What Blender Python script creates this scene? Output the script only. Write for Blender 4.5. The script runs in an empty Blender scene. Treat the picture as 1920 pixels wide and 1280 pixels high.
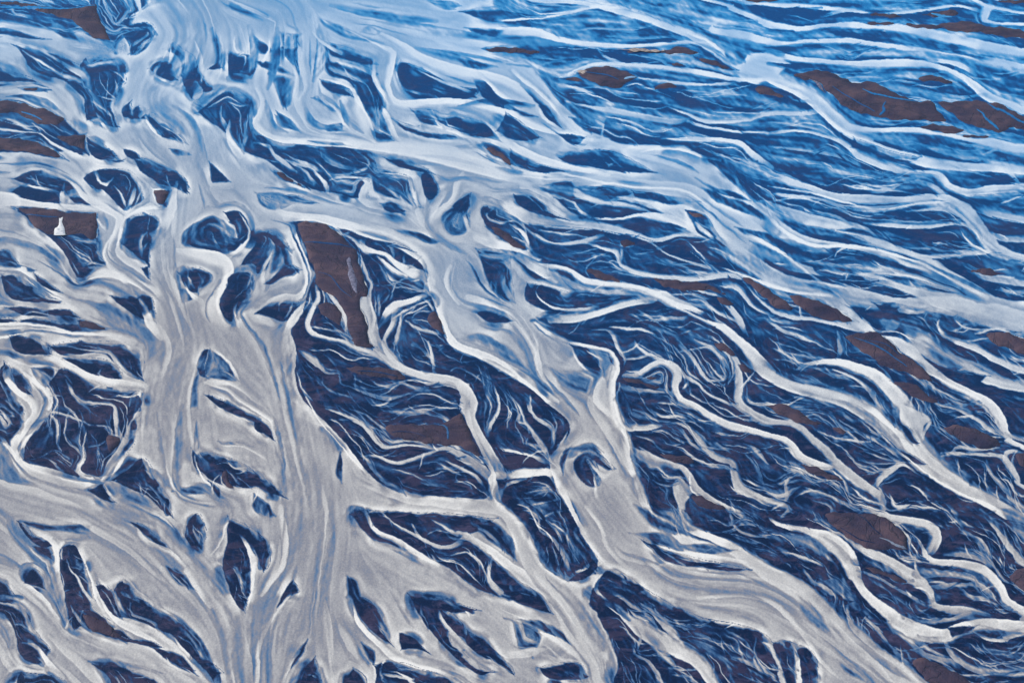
import bpy, math, random
import numpy as np
from mathutils import Vector, Matrix
from mathutils.geometry import delaunay_2d_cdt

S = bpy.context.scene
# ------------------------------------------------------------------ camera
CAM_H = 600.0
PITCH = math.radians(45.0)          # below the horizon
FPX = 640.0 / math.tan(math.radians(15.0))   # focal length in photo pixels
cam_d = bpy.data.cameras.new('camera')
cam = bpy.data.objects.new('camera', cam_d)
S.collection.objects.link(cam)
cam.location = (0, 0, CAM_H)
cam.rotation_euler = (math.radians(90) - PITCH, 0, 0)
cam_d.sensor_width = 36.0
cam_d.lens = FPX * 36.0 / 1920.0
cam_d.clip_start = 1.0
cam_d.clip_end = 60000.0
S.camera = cam
# ------------------------------------------------------------------ sky, sun, exposure
SUN_EL, SUN_AZ = math.radians(38), math.radians(-75)    # azimuth from +Y towards +X
W = bpy.data.worlds.new('World'); S.world = W; W.use_nodes = True
wn = W.node_tree
bg = wn.nodes['Background']
sky = wn.nodes.new('ShaderNodeTexSky'); sky.sky_type = 'NISHITA'; sky.sun_disc = False
sky.sun_elevation = SUN_EL; sky.sun_rotation = SUN_AZ
wn.links.new(sky.outputs[0], bg.inputs[0]); bg.inputs[1].default_value = 0.10
sd = bpy.data.lights.new('sun', 'SUN'); sun = bpy.data.objects.new('sun', sd)
S.collection.objects.link(sun)
sd.energy = 3.0; sd.angle = math.radians(0.5); sd.color = (1.0, 0.95, 0.88)
dv = Vector((math.sin(SUN_AZ)*math.cos(SUN_EL), math.cos(SUN_AZ)*math.cos(SUN_EL), math.sin(SUN_EL)))
sun.rotation_euler = dv.to_track_quat('Z', 'Y').to_euler()
S.view_settings.view_transform = 'Standard'; S.view_settings.look = 'None'
S.view_settings.gamma = 1.0; S.view_settings.exposure = 0.35
S.cycles.volume_bounces = 0
HAZE = True

# ------------------------------------------------------------------ survey: photo pixel -> ground (z = 0)
def ground(px, py):
    u = (px - 960.0) / FPX; v = (640.0 - py) / FPX
    c, s = math.cos(PITCH), math.sin(PITCH)
    dy = c + v * s; dz = -s + v * c
    t = CAM_H / -dz
    return u * t, dy * t
HAZE_D = 0.00007
GRID = 1.35
N_RILLS = 8500
TRACE = '''
# base milky area
P .72 14: -300 0, 150 60, 215 90, 255 20, 330 -150, 880 -150, 960 40, 1010 130, 1080 220, 1140 270, 1300 300, 1440 400, 1400 480, 1300 440, 1150 400, 1000 420, 960 470, 1000 520, 1080 540, 1010 600, 1070 640, 1150 665, 1163 690, 1155 735, 1175 800, 1190 860, 1225 950, 1290 1000, 1440 1050, 1520 1120, 1620 1240, 1700 1320, 1720 1600, -300 1600
# tone inside the milk
C .62 .6: 300 -30 60, 360 60 60, 330 130 60, 300 190 70, 350 230 40, 372 300 40
C .66 .6: 310 450 60, 312 520 40, 330 580 60, 345 650 60, 320 740 70, 320 820 70
C .66 .6: 540 760 40, 560 850 60, 575 950 80, 560 1050 60
C .6 .6: 200 950 50, 270 990 50, 330 1050 50, 390 1110 50, 430 1180 50, 455 1300 50
C .62 .5: 150 700 10, 200 940 20, 300 980 30, 345 1040 30, 400 1100 40
C .6 .5: 540 980 40, 535 1050 36, 500 1110 34, 480 1170 34, 470 1290 40
P .6 20: 200 560, 260 610, 320 650, 300 680, 240 640, 190 600
P .55 16: 0 840, 30 880, 60 905, 20 910, -20 890
# ---- top left
P .14 2: -160 18, 0 15, 25 18, 50 22, 95 30, 85 35, 40 33, 10 35, 0 33, -160 30
C .6 .4: 0 9 6, 15 11 6, 24 17 6, 30 27 6, 60 32 8
P .15 2: 178 10, 185 -30, 300 -30, 285 3, 265 20, 235 30, 220 45, 212 60, 205 55, 195 35
C .9 .4: 256 -30 14, 258 2 12, 262 20 7, 245 30 5, 222 46 4
C .8 .4: 296 -3 4, 268 20 4, 256 30 3, 230 38 3
C .7 .4: 186 15 2, 200 40 3, 212 55 3
P .13 2: 229 60, 240 50, 262 43, 280 42, 290 50, 290 65, 275 75, 262 90, 248 100, 242 85
C .95 .3: 250 85 6, 268 70 7, 276 62 6, 264 56 3
C .9 .3: 276 62 4, 282 52 2
C .95 .3: 246 90 6, 249 78 2
P .3 3: 246 100, 262 86, 278 82, 272 92, 255 103
P .25 4: 0 55, 30 58, 60 68, 90 75, 50 72, 20 65, -20 62
P .42 6: 100 42, 130 52, 145 75, 120 70, 100 55
P .12 2: 20 82, 60 85, 110 103, 150 122, 162 108, 205 112, 228 115, 234 130, 236 155, 225 165, 222 180, 216 195, 213 208, 218 225, 222 237, 200 236, 185 222, 165 222, 160 200, 158 185, 150 178, 120 150, 85 142, 55 125, 40 100
C .85 .4: 10 75 10, 60 88 4, 100 108 6, 140 130 14, 158 140 18, 162 160 14
C .7 .5: 42 95 3, 60 108 4, 80 118 5, 110 138 7, 150 150 14
C .7 .5: 85 102 2, 110 115 3, 122 125 6, 115 138 3
C .7 .5: 160 128 9, 185 120 6, 225 114 5
C .75 .4: 205 130 3, 225 140 4, 236 155 4
C .7 .4: 187 138 2, 190 155 2, 208 178 3, 216 188 6, 185 180 2
C .8 .4: 163 165 4, 175 178 5
C .95 .3: 181 212 4, 190 226 9, 200 242 14
C .6 .5: 172 190 3, 195 205 5, 212 222 5
P .15 2: 0 128, 20 135, 50 143, 85 162, 60 158, 35 155, -20 165
C .7 .4: -20 158 8, 40 155 6, 90 162 6, 105 175 8
P .38 5: 20 182, 60 178, 95 190, 108 205, 90 205, 50 188
P .13 2: -160 210, 0 190, 45 193, 60 200, 85 205, 105 215, 122 225, 150 252, 160 255, 160 285, 150 290, 130 285, 0 285, -160 270
C .75 .4: -60 240 6, 0 243 6, 40 248 5, 75 252 4, 95 268 8, 120 282 10, 145 298 18, 155 312 16
C .6 .4: 60 230 3, 75 243 4, 74 252 4
P .1 2: 165 258, 195 270, 215 290, 190 300, 168 285
P .15 2: 200 285, 212 282, 225 300, 232 300, 225 305, 210 302
P .15 2: 235 282, 255 285, 260 295, 248 300, 236 290
P .15 3: 255 300, 275 298, 310 318, 340 333, 352 348, 350 360, 330 352, 300 346, 283 335, 265 322
P .18 3: 230 205, 245 192, 250 205, 262 197, 275 207, 265 220, 280 210, 300 220, 330 243, 345 262, 350 270, 320 260, 295 250, 275 225, 250 224, 232 217
C .9 .4: 240 205 5, 242 225 8
C .9 .3: 273 220 5, 285 240 8, 300 252 8
P .2 3: 282 130, 300 115, 318 120, 330 135, 335 150, 322 152, 308 148, 295 145
C .85 .4: 310 122 6, 294 128 7, 290 140 7, 305 150 7, 330 160 8
P .25 4: 310 92, 325 80, 345 95, 362 105, 370 125, 370 140, 360 145, 352 160, 358 178, 350 165, 342 145, 338 118, 325 100
C .8 .4: 345 95 5, 352 115 10, 350 135 12
P .15 2: 342 142, 370 135, 380 150, 397 168, 385 172, 372 160, 365 175, 360 185, 350 170
C .7 .4: 340 130 6, 338 150 5, 342 165 5, 355 180 6
C .95 .3: 366 78 3, 374 100 7, 378 130 10
P .15 2: 395 130, 410 120, 415 128, 400 132
P .14 2: 430 103, 470 105, 475 112, 478 130, 470 142, 455 138, 440 138, 430 135
C .9 .4: 424 95 6, 424 120 9, 425 140 9
C .8 .3: 440 105 3, 460 108 4, 455 125 5, 450 140 4
P .12 3: 372 212, 428 170, 472 192, 478 235, 500 258, 530 268, 580 272, 640 270, 680 280, 700 295, 705 320, 690 345, 690 372, 640 365, 590 355, 540 330, 500 300, 460 285, 430 255, 400 232
C .9 .4: 432 225 3, 428 245 10, 436 268 18, 452 290 18
C .85 .4: 470 200 12, 475 215 16, 476 235 16
C .6 .5: 415 200 3, 414 220 7, 422 240 14
C .6 .5: 460 225 8, 462 250 10, 458 280 10
C .7 .4: 478 268 5, 505 275 7, 512 290 8, 530 305 12, 550 325 14
C .6 .4: 430 192 3, 450 200 4, 470 195 3
C .7 .4: 535 300 3, 560 308 8, 590 315 10, 610 342 12, 614 358 8
C .6 .4: 670 285 3, 690 300 5, 688 315 6, 660 325 6, 615 330 4
C .5 .5: 605 280 10, 615 300 14, 640 312 12, 665 318 8
C .7 .4: 590 345 8, 575 325 6, 560 312 3
# ---- top middle
P .32 8: 480 75, 500 85, 508 95, 490 100, 478 85
P .2 5: 535 92, 560 88, 564 110, 563 145, 550 125, 538 112
P .4 10: 530 65, 560 68, 562 85, 535 85
P .38 10: 510 142, 545 150, 550 165, 545 195, 532 198, 518 165
P .3 8: 485 118, 510 118, 545 140, 500 128
P .4 8: 518 220, 540 225, 550 240, 525 238
P .18 4: 600 78, 640 85, 690 105, 705 120, 690 122, 660 115, 625 105, 612 95
P .35 8: 596 72, 612 95, 630 140, 612 130, 600 100
P .15 6: 612 120, 640 112, 680 122, 705 140, 700 150, 690 160, 675 168, 650 150, 615 140
C .75 .6: 640 118 3, 680 128 8, 705 145 8
C .6 .6: 620 128 10, 660 145 10, 700 155 8
P .12 3: 602 152, 625 155, 655 170, 660 180, 645 178, 625 175, 605 162
C .9 .3: 605 148 4, 640 158 6, 668 172 8
P .15 6: 670 165, 700 152, 715 180, 722 197, 710 215, 698 220, 690 210, 680 190
P .35 8: 690 200, 712 212, 730 250, 712 240, 698 225
P .25 4: 590 185, 600 180, 618 190, 628 208, 620 210, 605 195
C .9 .3: 600 182 4, 625 200 7, 645 220 10, 680 255 14
P .35 5: 520 212, 545 225, 560 245, 530 235
P .3 5: 612 238, 640 233, 640 243, 615 246
P .15 5: 742 125, 760 120, 800 135, 850 160, 895 170, 885 182, 850 188, 800 186, 765 175, 750 150
C .75 .4: 775 130 4, 800 142 6, 850 162 9, 890 180 10
C .6 .5: 755 165 6, 800 180 8, 840 187 8
C .6 .4: 775 155 2, 810 165 3, 840 180 4
P .15 4: 772 205, 810 208, 830 215, 870 220, 910 230, 925 245, 912 260, 880 255, 840 245, 815 235, 790 230
P .2 5: 740 225, 770 235, 800 245, 850 250, 855 258, 820 260, 780 250, 755 240
C .9 .3: 810 208 4, 822 232 7, 860 252 12, 920 268 14, 970 285 14
C .7 .3: 835 222 2, 840 235 4, 860 243 3
C .7 .3: 880 252 5, 893 252 3, 902 240 3
C .75 .4: 765 240 6, 775 260 10, 800 270 8
P .3 6: 890 150, 910 155, 930 175, 960 200, 1000 218, 960 215, 930 200, 900 175
P .15 3: 698 245, 718 248, 742 264, 705 266
P .3 4: 855 275, 890 270, 920 270, 950 290, 962 315, 930 306, 895 295, 870 285
C .9 .3: 905 275 4, 930 290 5, 955 312 9
P .15 3: 725 298, 755 300, 790 312, 810 325, 780 320, 745 312
P .32 7: 600 38, 640 50, 680 68, 710 80, 660 72, 620 55
P .45 6: 690 50, 710 60, 705 66, 680 60
P .42 7: 855 108, 890 115, 925 125, 900 130, 875 125
P .35 4: 800 0, 850 2, 860 10, 835 18
P .28 5: 870 22, 920 14, 960 10, 960 28, 930 42, 900 35
P .3 5: 880 55, 960 58, 960 70, 900 66
C .95 .3: 645 53 3, 690 75 4, 730 96 8
C .8 .3: 565 75 16, 567 120 16, 572 160 18, 562 190 22, 575 220 18, 600 245 14, 680 264 10
C .95 .3: 540 115 3, 552 135 6, 560 160 14, 558 185 14
C .92 .4: 665 165 12, 672 200 20, 685 235 26, 696 265 20
C .92 .3: 720 90 8, 735 100 12, 732 130 16, 726 160 14, 735 185 16, 760 197 18, 850 190 14, 920 205 14, 970 214 10
C .88 .3: 705 115 8, 703 145 12, 716 170 12, 730 192 14
C .9 .3: 710 195 5, 725 215 8, 740 250 8, 755 268 8
C .85 .5: 905 212 14, 925 230 22, 950 265 18, 970 290
C .9 .3: 480 165 6, 494 190 10, 488 215 12, 482 232 14, 500 250 14, 540 262 16, 620 266 20, 700 272 24, 800 280 44, 880 295 54, 940 315 45, 1000 328 40
C .9 .4: 715 64 6, 760 90 14, 800 115 20, 860 135 24, 940 150 18, 1000 180 20
C .85 .4: 890 130 6, 920 160 10, 960 190 12
C .3 .7: 440 10 20, 500 30 10
C .42 .9: 468 50 8, 478 100 18, 470 145 8
C .45 .9: 520 55 10, 516 115 20, 502 165 10
C .42 .9: 592 38 8, 602 90 18, 590 150 12
C .45 .9: 398 55 10, 412 105 16, 405 125 6
C .45 .9: 498 190 6, 512 235 14, 540 250 6
C .42 .9: 572 205 8, 590 232 16, 620 245 6
C .42 .9: 640 190 6, 652 225 14, 680 250 6
C .45 .9: 780 92 8, 850 108 18, 900 122 8
C .48 .9: 700 30 8, 800 55 20, 930 75 10
C .48 .9: 620 10 8, 720 30 18, 820 40 8
C .45 .9: 860 200 6, 930 190 14, 1000 200 8
C .45 .9: 980 160 6, 1010 190 12, 1040 225 6
C .96 .3: 318 85 3, 322 105 6, 318 120 6
C .96 .3: 508 78 3, 503 100 6, 492 118 6
C .96 .3: 440 70 3, 438 90 6, 446 105 6
C .9 .3: 585 60 3, 600 75 7, 640 100 8
# ---- left middle
P .12 2: 27 335, 60 320, 100 322, 130 338, 138 353, 110 360, 70 350, 45 345
P .12 2: 26 360, 40 348, 70 350, 105 365, 110 376, 80 378, 45 371
P .14 2: 132 368, 160 370, 182 384, 140 380
C .85 .3: 28 343 8, 60 350 6, 100 358 7, 118 362 10, 122 378 22
C .95 .3: 122 343 3, 118 365 10, 120 375 18
C .8 .3: 148 362 2, 130 368 8, 120 378 8
C .65 .3: 58 332 5, 70 345 5, 90 355 5
P .12 2: 160 335, 175 322, 200 318, 240 320, 258 335, 275 355, 276 372, 255 385, 238 396, 225 390, 205 367, 190 355, 172 352
C .9 .3: 230 404 14, 250 396 10, 280 390 9, 312 388 7
C .85 .3: 235 392 9, 227 365 6, 214 350 4
C .9 .3: 240 392 8, 250 365 12, 252 348 3
C .8 .3: 253 390 5, 262 368 4, 268 355 2
C .9 .3: 182 322 8, 185 338 7, 200 345 9, 213 334 3
C .9 .3: 190 345 3, 195 365 6
P .11 2: 268 322, 300 320, 330 325, 350 340, 354 360, 335 352, 318 350, 298 345, 285 335
C .7 .3: 312 322 2, 316 345 4, 325 355 6
P .12 2: 234 415, 250 405, 275 400, 298 410, 300 420, 288 445, 282 470, 278 492, 260 482, 240 468, 225 455, 224 440
C .7 .4: 275 435 4, 263 450 7, 262 478 12
C .6 .4: 278 455 4, 270 465 6, 262 478 6
C .85 .3: 275 398 6, 300 414 6
C .9 .3: 331 342 6, 327 360 12, 320 390 22, 306 430 16
P .1 2: 10 387, 50 385, 100 393, 170 400, 186 412, 184 440, 185 465, 195 492, 178 500, 172 515, 150 522, 140 512, 125 480, 105 455, 85 440, 60 420, 38 398
C .95 .3: 182 405 4, 190 420 5, 200 430 8
C .5 .5: 165 430 6, 172 450 10, 186 452 8
C .5 .5: 125 440 6, 150 448 6, 185 455 8
C .7 .6: 168 500 6, 185 503 12, 200 505 16
C .5 .3: 135 488 2, 143 505 4, 150 522 6
P .25 3: -20 470, 15 468, 25 480, 35 496, 20 490, -20 484
P .38 5: -20 480, 30 495, 62 506, 50 510, -20 500
P .1 2: 6 517, 25 515, 50 530, 75 545, 90 556, 115 564, 110 568, 80 567, 50 565, 25 560, 10 545
C .9 .3: 0 505 14, 40 508 14, 60 525 14, 100 550 12, 130 565 14
C .8 .3: 78 550 3, 90 560 4, 120 566 6
P .2 2: 65 515, 85 525, 112 546, 100 545, 75 532
P .12 2: 16 577, 40 574, 90 581, 130 581, 145 594, 110 592, 70 592, 40 588
C .7 .3: -10 583 8, 20 598 6, 60 585 4, 100 592 4, 140 600 6
P .15 2: 30 602, 70 597, 110 605, 150 612, 140 622, 90 615, 60 608
C .7 .3: 88 580 2, 95 598 5, 130 602 5
C .9 .3: -20 620 40, 40 610 18, 90 614 14, 140 625 10, 200 628 14, 250 640 16
P .1 2: -30 590, 10 594, 25 600, 10 605, -30 600
P .1 2: 20 632, 60 632, 80 640, 95 648, 94 660, 60 664, 30 658, 22 645
C .97 .3: 78 636 8, 85 650 14, 90 660 8
P .55 8: 140 560, 180 580, 220 620, 300 640, 290 625, 230 590, 200 570
P .12 2: 212 555, 240 552, 280 553, 290 580, 290 602, 270 600, 250 588, 230 575
C .9 .5: 262 562 6, 274 585 20, 285 608 22, 302 632 14
P .15 2: 268 503, 278 500, 280 522, 273 518
C .9 .3: -20 378 40, 30 381 26, 80 385 14, 140 390 14, 190 393 14, 214 402 14
C .9 .3: 110 322 8, 145 340 26, 170 370 26, 200 388 22, 228 408 18, 222 440 24, 210 480 36, 250 515 50, 290 545 30
C .55 .5: 195 400 6, 202 420 6, 200 432 4
C .92 .3: 152 530 4, 190 510 20, 240 520 20, 290 545 20
C .5 .4: 205 470 4, 213 480 2
P .42 7: 340 450, 350 430, 375 415, 400 405, 430 425, 440 435, 435 455, 420 465, 400 470, 370 465, 345 462
P .18 3: 385 430, 405 425, 425 450, 415 466, 390 463
P .2 3: 428 445, 450 452, 440 468, 430 468
P .4 4: 425 400, 450 398, 468 425, 470 440, 455 455, 445 445, 438 420
P .15 2: 425 400, 440 400, 440 418, 432 415
C .7 .4: 398 435 3, 403 455 6, 410 470 10
C .95 .3: 448 400 3, 466 430 6, 462 452 8, 445 468 8, 424 480 14
C .95 .4: 330 470 10, 350 474 16, 400 485 30, 424 495 24, 428 520 24, 412 550 34, 395 575 40, 420 605 30
P .2 3: 335 510, 350 505, 375 503, 398 516, 398 527, 380 540, 370 548, 355 545, 345 535
C .8 .4: 348 505 12, 352 520 6, 362 540 8
C .6 .4: 372 515 5, 380 530 7
P .4 4: 338 545, 352 545, 358 560, 340 566
C .9 .3: 345 530 4, 355 550 8, 375 565 14
P .1 2: 430 520, 445 510, 470 512, 478 530, 470 550, 458 565, 450 580, 440 600, 428 602, 412 580, 412 560, 425 540
C .9 .3: 448 560 3, 438 590 10, 446 612 6
P .15 3: 462 478, 485 455, 500 440, 488 505, 472 495, 455 495
P .3 5: 395 308, 415 325, 428 340, 405 342, 397 338
P .3 5: 322 282, 350 285, 355 290, 330 292
# ---- left lower
P .07 2: 118 690, 150 695, 170 712, 200 722, 265 730, 268 745, 265 768, 260 780, 258 810, 247 838, 238 850, 225 868, 205 890, 150 892, 110 880, 75 872, 48 865, 37 850, 45 835, 60 815, 85 790, 97 770, 92 750, 85 732, 95 712
P .1 2: 2 690, 10 680, 20 690, 22 740, 42 760, 45 780, 40 800, 28 822, 20 838, 10 830, -30 800, -30 690
C .9 .4: 9 690 5, 15 712 16, 40 735 16, 60 752 16, 66 775 16, 50 800 18, 30 828 18, 32 850 8
C .9 .4: 45 700 8, 65 720 18, 85 735 20, 90 752 18, 80 775 18, 60 800 18, 40 830 22, 42 858 6
P .1 2: 27 703, 42 700, 52 718, 58 738, 45 735, 30 722
C .75 .3: 48 725 6, 52 745 3
C .7 .3: 5 745 4, 22 762 5, 42 785 6, 37 812 7
C .5 .3: -10 773 4, 15 780 4, 18 792 4, 32 800 3
P .45 5: 60 690, 95 688, 100 700, 85 725, 72 715
C .85 .4: 85 725 16, 93 742 12, 86 760 12
P .1 2: 95 648, 130 640, 200 640, 235 645, 265 660, 272 680, 270 712, 240 705, 225 690, 210 675, 190 662, 150 664, 120 665
C .7 .3: 130 650 3, 160 657 4, 205 660 8, 222 680 12, 240 700 12, 270 714 12
C .4 .3: 175 642 4, 195 660 4
P .1 2: 115 672, 150 668, 180 672, 215 680, 230 700, 222 714, 190 708, 160 697, 130 685
C .8 .3: 195 690 5, 186 700 6, 200 710 6
C .85 .4: 100 672 14, 130 686 16, 165 706 16, 220 718 16, 270 724 12
C .6 .4: 110 665 10, 160 668 8, 200 663 4
C .7 .3: 125 712 4, 136 735 8, 150 750 8, 190 756 6, 213 760 9, 218 785 12, 220 812 10
C .6 .3: 122 700 8, 135 718 4
C .6 .3: 140 745 3, 165 758 4, 205 752 3
C .45 .3: 95 742 3, 116 743 3, 118 752 2
C .6 .3: 90 772 5, 125 778 5, 150 787 5, 170 797 4, 205 800 5, 207 815 4, 190 832 4, 165 838 4
C .85 .3: 205 812 4, 230 820 6, 228 840 13, 208 870 15, 196 898 14
C .7 .3: 262 765 5, 245 795 6, 238 820 12, 225 845 10
C .6 .3: 95 778 5, 107 790 6, 108 810 7, 107 832 4, 115 845 4, 105 858 3
C .6 .3: 128 775 5, 122 810 4, 130 830 5, 145 842 6, 155 855 6
C .9 .3: 160 838 3, 155 860 9, 145 880 12, 160 895 16, 192 900 14
C .7 .3: 85 855 3, 102 868 7, 115 880 6, 140 885 4
C .4 .3: 122 862 4, 135 868 3
C .3 .4: 175 785 3, 195 785 3
C .4 .3: 190 850 3, 200 865 3
C .5 .3: 245 745 5, 243 760 4
C .95 .3: 192 898 10, 215 875 16, 235 850 10
C .88 .4: -30 810 10, 0 818 12, 25 852 12, 50 880 16, 100 900 20, 150 912 20, 198 908 16
C .55 .5: 10 835 4, 50 890 8, 110 912 8, 160 920 6
P .08 2: 212 900, 225 890, 250 872, 265 858, 278 864, 290 890, 305 915, 318 935, 321 965, 305 957, 280 932, 250 917, 225 905
C .7 .4: 262 905 2, 266 925 5, 280 945 2
C .6 .3: 258 918 2, 267 930 3, 278 915 2
C .7 .3: 215 905 4, 228 885 3
C .8 .3: 318 942 2, 317 962 5
P .12 2: 168 918, 195 908, 200 920, 215 940, 205 940, 185 932
C .95 .3: 195 905 6, 200 915 8, 215 935 8
P .09 2: 362 843, 400 850, 440 862, 470 878, 484 900, 475 912, 440 912, 405 905, 380 885, 365 870
C .9 .3: 365 855 4, 380 895 5, 410 920 8
C .6 .4: 425 878 5, 440 895 5, 447 912 10
C .8 .3: 418 880 2, 416 905 3, 430 918 4
P .3 4: 395 905, 412 915, 410 930, 400 920
P .1 2: 388 742, 400 742, 440 760, 482 780, 480 790, 465 788, 430 772, 405 757
C .8 .3: 440 775 3, 470 790 5, 500 800 6
P .4 5: 380 658, 400 658, 430 682, 443 712, 435 715, 410 712, 385 702, 370 690
P .2 3: 372 690, 385 695, 388 707, 375 704
C .9 .3: 400 655 5, 430 680 6, 446 720 10
P .45 8: 362 720, 370 695, 368 760, 360 760
C .97 .4: 385 715 10, 425 722 22, 450 740 24, 480 765 16, 510 790 10, 520 820 8
P .32 5: 415 828, 450 830, 468 835, 425 834
C .92 .3: 420 836 4, 460 838 5, 500 860 6
P .12 2: 480 785, 505 797, 516 826, 500 815, 478 803
P .15 3: 465 880, 500 902, 530 922, 536 932, 500 922, 478 908, 460 895
P .3 8: 478 930, 500 945, 512 965, 495 968, 475 950
P .45 8: 330 920, 365 912, 385 922, 360 925
C .92 .3: 310 870 4, 330 920 6, 365 940 6, 400 945 8
P .4 6: 640 855, 643 870, 640 900, 630 885
# ---- bottom left
P .15 3: 35 978, 50 985, 62 1000, 97 1020, 80 1025, 55 1008, 42 992
P .4 8: 45 978, 100 985, 168 985, 165 1002, 120 995, 60 990
C .9 .4: 60 990 8, 95 1010 14, 108 1030 14, 110 1060 12
C .6 .4: 100 1010 6, 140 1012 8, 160 1005 8
P .2 3: 68 1025, 95 1030, 98 1045, 80 1035
P .07 2: 112 1030, 125 1020, 142 1018, 155 1042, 165 1070, 172 1095, 180 1130, 178 1142, 220 1172, 246 1200, 225 1202, 190 1190, 160 1172, 140 1180, 125 1150, 120 1110, 113 1070
C .75 .4: 125 1048 3, 132 1065 4, 145 1085 7, 155 1105 8, 178 1132 9, 200 1155 12
C .95 .3: 143 1020 4, 165 1065 5, 182 1120 7, 195 1145 8
C .9 .3: 185 1110 4, 200 1140 8, 230 1165 20, 285 1190 24, 310 1215 12
C .5 .4: 118 1030 8, 115 1045 5, 130 1055 4
C .6 .3: 132 1135 3, 148 1160 7, 175 1185 10, 245 1208 10
C .8 .3: 150 1165 2, 155 1146 3, 168 1145 2
C .6 .5: 150 1110 6, 160 1130 4
C .7 .3: 120 1108 3, 140 1105 4
P .08 2: 183 1100, 195 1095, 212 1108, 224 1090, 238 1088, 250 1105, 270 1125, 300 1145, 330 1158, 350 1180, 365 1208, 395 1240, 415 1260, 400 1272, 385 1255, 360 1230, 340 1210, 325 1190, 300 1180, 270 1165, 240 1157, 215 1155, 197 1130
C .7 .5: 215 1105 10, 222 1130 12, 232 1155 12
C .5 .5: 230 1110 6, 250 1120 10, 262 1128 6
C .75 .4: 245 1130 3, 248 1150 6, 290 1165 10, 305 1190 14, 345 1220 14, 380 1260 10
C .8 .3: 325 1185 3, 338 1212 7, 372 1245 10
C .45 .5: 345 1170 6, 370 1200 14, 395 1240 14
P .2 4: 240 1200, 280 1200, 302 1212, 280 1210
P .3 6: 290 1215, 340 1230, 365 1262, 320 1240
P .15 3: 50 1090, 55 1072, 65 1065, 85 1082, 82 1100, 65 1095
C .97 .4: 46 1092 6, 58 1105 14, 80 1120 10, 110 1160 8
P .1 3: -40 1085, 0 1092, 15 1098, 30 1120, 55 1150, 60 1170, 80 1200, 95 1218, 88 1230, 80 1242, 50 1235, 35 1220, 30 1190, 20 1165, 5 1150, -40 1130
C .75 .5: -20 1128 6, 30 1138 10, 48 1155 10, 60 1185 8
C .6 .4: 22 1170 4, 45 1172 5, 62 1188 6
C .9 .4: 42 1205 4, 65 1212 10, 88 1240 14, 115 1270 16
C .4 .5: 60 1200 16, 85 1215 12
C .5 .5: 0 1120 14, 25 1120 8
P .08 2: 36 1265, 60 1262, 110 1270, 128 1282, 135 1310, 25 1310
P .1 3: 180 1245, 210 1243, 240 1253, 270 1260, 300 1278, 320 1310, 215 1310, 205 1268
P .42 8: 178 1240, 240 1243, 300 1260, 240 1250
P .1 3: 250 980, 265 982, 290 1003, 305 1013, 322 1032, 298 1024, 270 1000
C .95 .4: 255 985 4, 275 1015 10, 320 1035 10, 345 1060 6
P .08 2: 348 1005, 351 985, 362 966, 375 964, 386 985, 388 1000, 380 1018, 370 1026, 357 1020
C .8 .3: 363 985 3, 366 1000 6, 374 1014 10
C .4 .3: 353 990 5, 352 1005 5
P .3 8: 310 1062, 345 1078, 362 1102, 330 1090
C .95 .4: 350 1070 10, 372 1105 14, 395 1135 10
P .07 3: 430 972, 470 988, 500 1018, 507 1055, 496 1065, 480 1038, 473 1060, 474 1090, 468 1115, 458 1143, 440 1125, 425 1090, 418 1060, 420 1040, 427 1010
C .75 .6: 448 995 4, 465 1020 12, 478 1050 18, 482 1080 14, 474 1115 8
C .5 .5: 442 1065 5, 450 1090 8, 458 1115 6
C .97 .3: 478 1055 8, 470 1110 6, 462 1140 6
C .9 .3: 432 965 6, 415 1010 4, 395 1040 4
# ---- bottom middle
P .1 4: 662 965, 680 956, 760 960, 850 962, 925 973, 905 990, 885 1000, 895 1015, 920 1035, 960 1075, 975 1110, 960 1125, 940 1120, 900 1105, 870 1085, 840 1065, 810 1050, 760 1030, 730 1018, 700 1010, 680 990
C .85 .3: 682 950 6, 692 978 10, 708 998 12, 740 1012 14, 775 1035 14, 810 1055 10
C .7 .3: 715 958 3, 740 982 5, 770 1000 9, 790 1010 9, 820 1026 11, 850 1025 12, 872 1008 12
C .65 .3: 800 970 3, 830 985 5, 858 1002 9
C .75 .3: 772 982 3, 782 1003 8, 800 1018 8
C .5 .3: 798 1005 3, 820 995 3, 850 1000 3
C .6 .3: 790 1025 4, 798 1030 4, 795 1012 3
C .9 .5: 860 998 10, 880 1008 16, 915 1030 18, 950 1060 24, 1000 1098 40, 1040 1130 50
P .35 8: 892 985, 930 980, 962 1015, 965 1045, 935 1025, 905 1000
C .8 .3: 922 1045 4, 918 1070 9, 916 1090 12, 935 1110 18
C .5 .5: 930 1060 6, 945 1090 14
C .5 .3: 888 1032 3, 898 1055 4, 905 1065 2
C .5 .3: 852 1050 2, 858 1068 4, 870 1075 2
P .08 3: 660 1098, 672 1118, 692 1126, 720 1160, 728 1195, 735 1207, 715 1197, 690 1172, 672 1147, 664 1125
P .42 12: 655 1085, 670 1090, 672 1118, 655 1115
C .6 .3: 684 1128 4, 700 1142 7, 715 1165 10, 730 1195 10
C .95 .4: 661 1125 5, 675 1165 12, 710 1205 14, 750 1235 14, 850 1265 10
P .08 2: 753 1188, 760 1187, 785 1205, 802 1222, 780 1216, 755 1213
C .6 .3: 757 1200 5, 785 1212 5
P .07 3: 770 1115, 830 1122, 893 1143, 850 1148, 868 1172, 868 1192, 848 1190, 845 1200, 870 1225, 900 1250, 926 1258, 905 1264, 880 1252, 850 1228, 820 1197, 790 1157
C .8 .4: 822 1140 6, 828 1160 8, 850 1190 12, 872 1215 14, 905 1240 14, 945 1262 14
C .5 .6: 840 1125 10, 880 1148 12
P .07 2: 878 1185, 905 1200, 940 1230, 962 1250, 962 1262, 930 1242, 900 1227, 876 1207
C .4 .4: 905 1230 4, 930 1245 5
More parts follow.
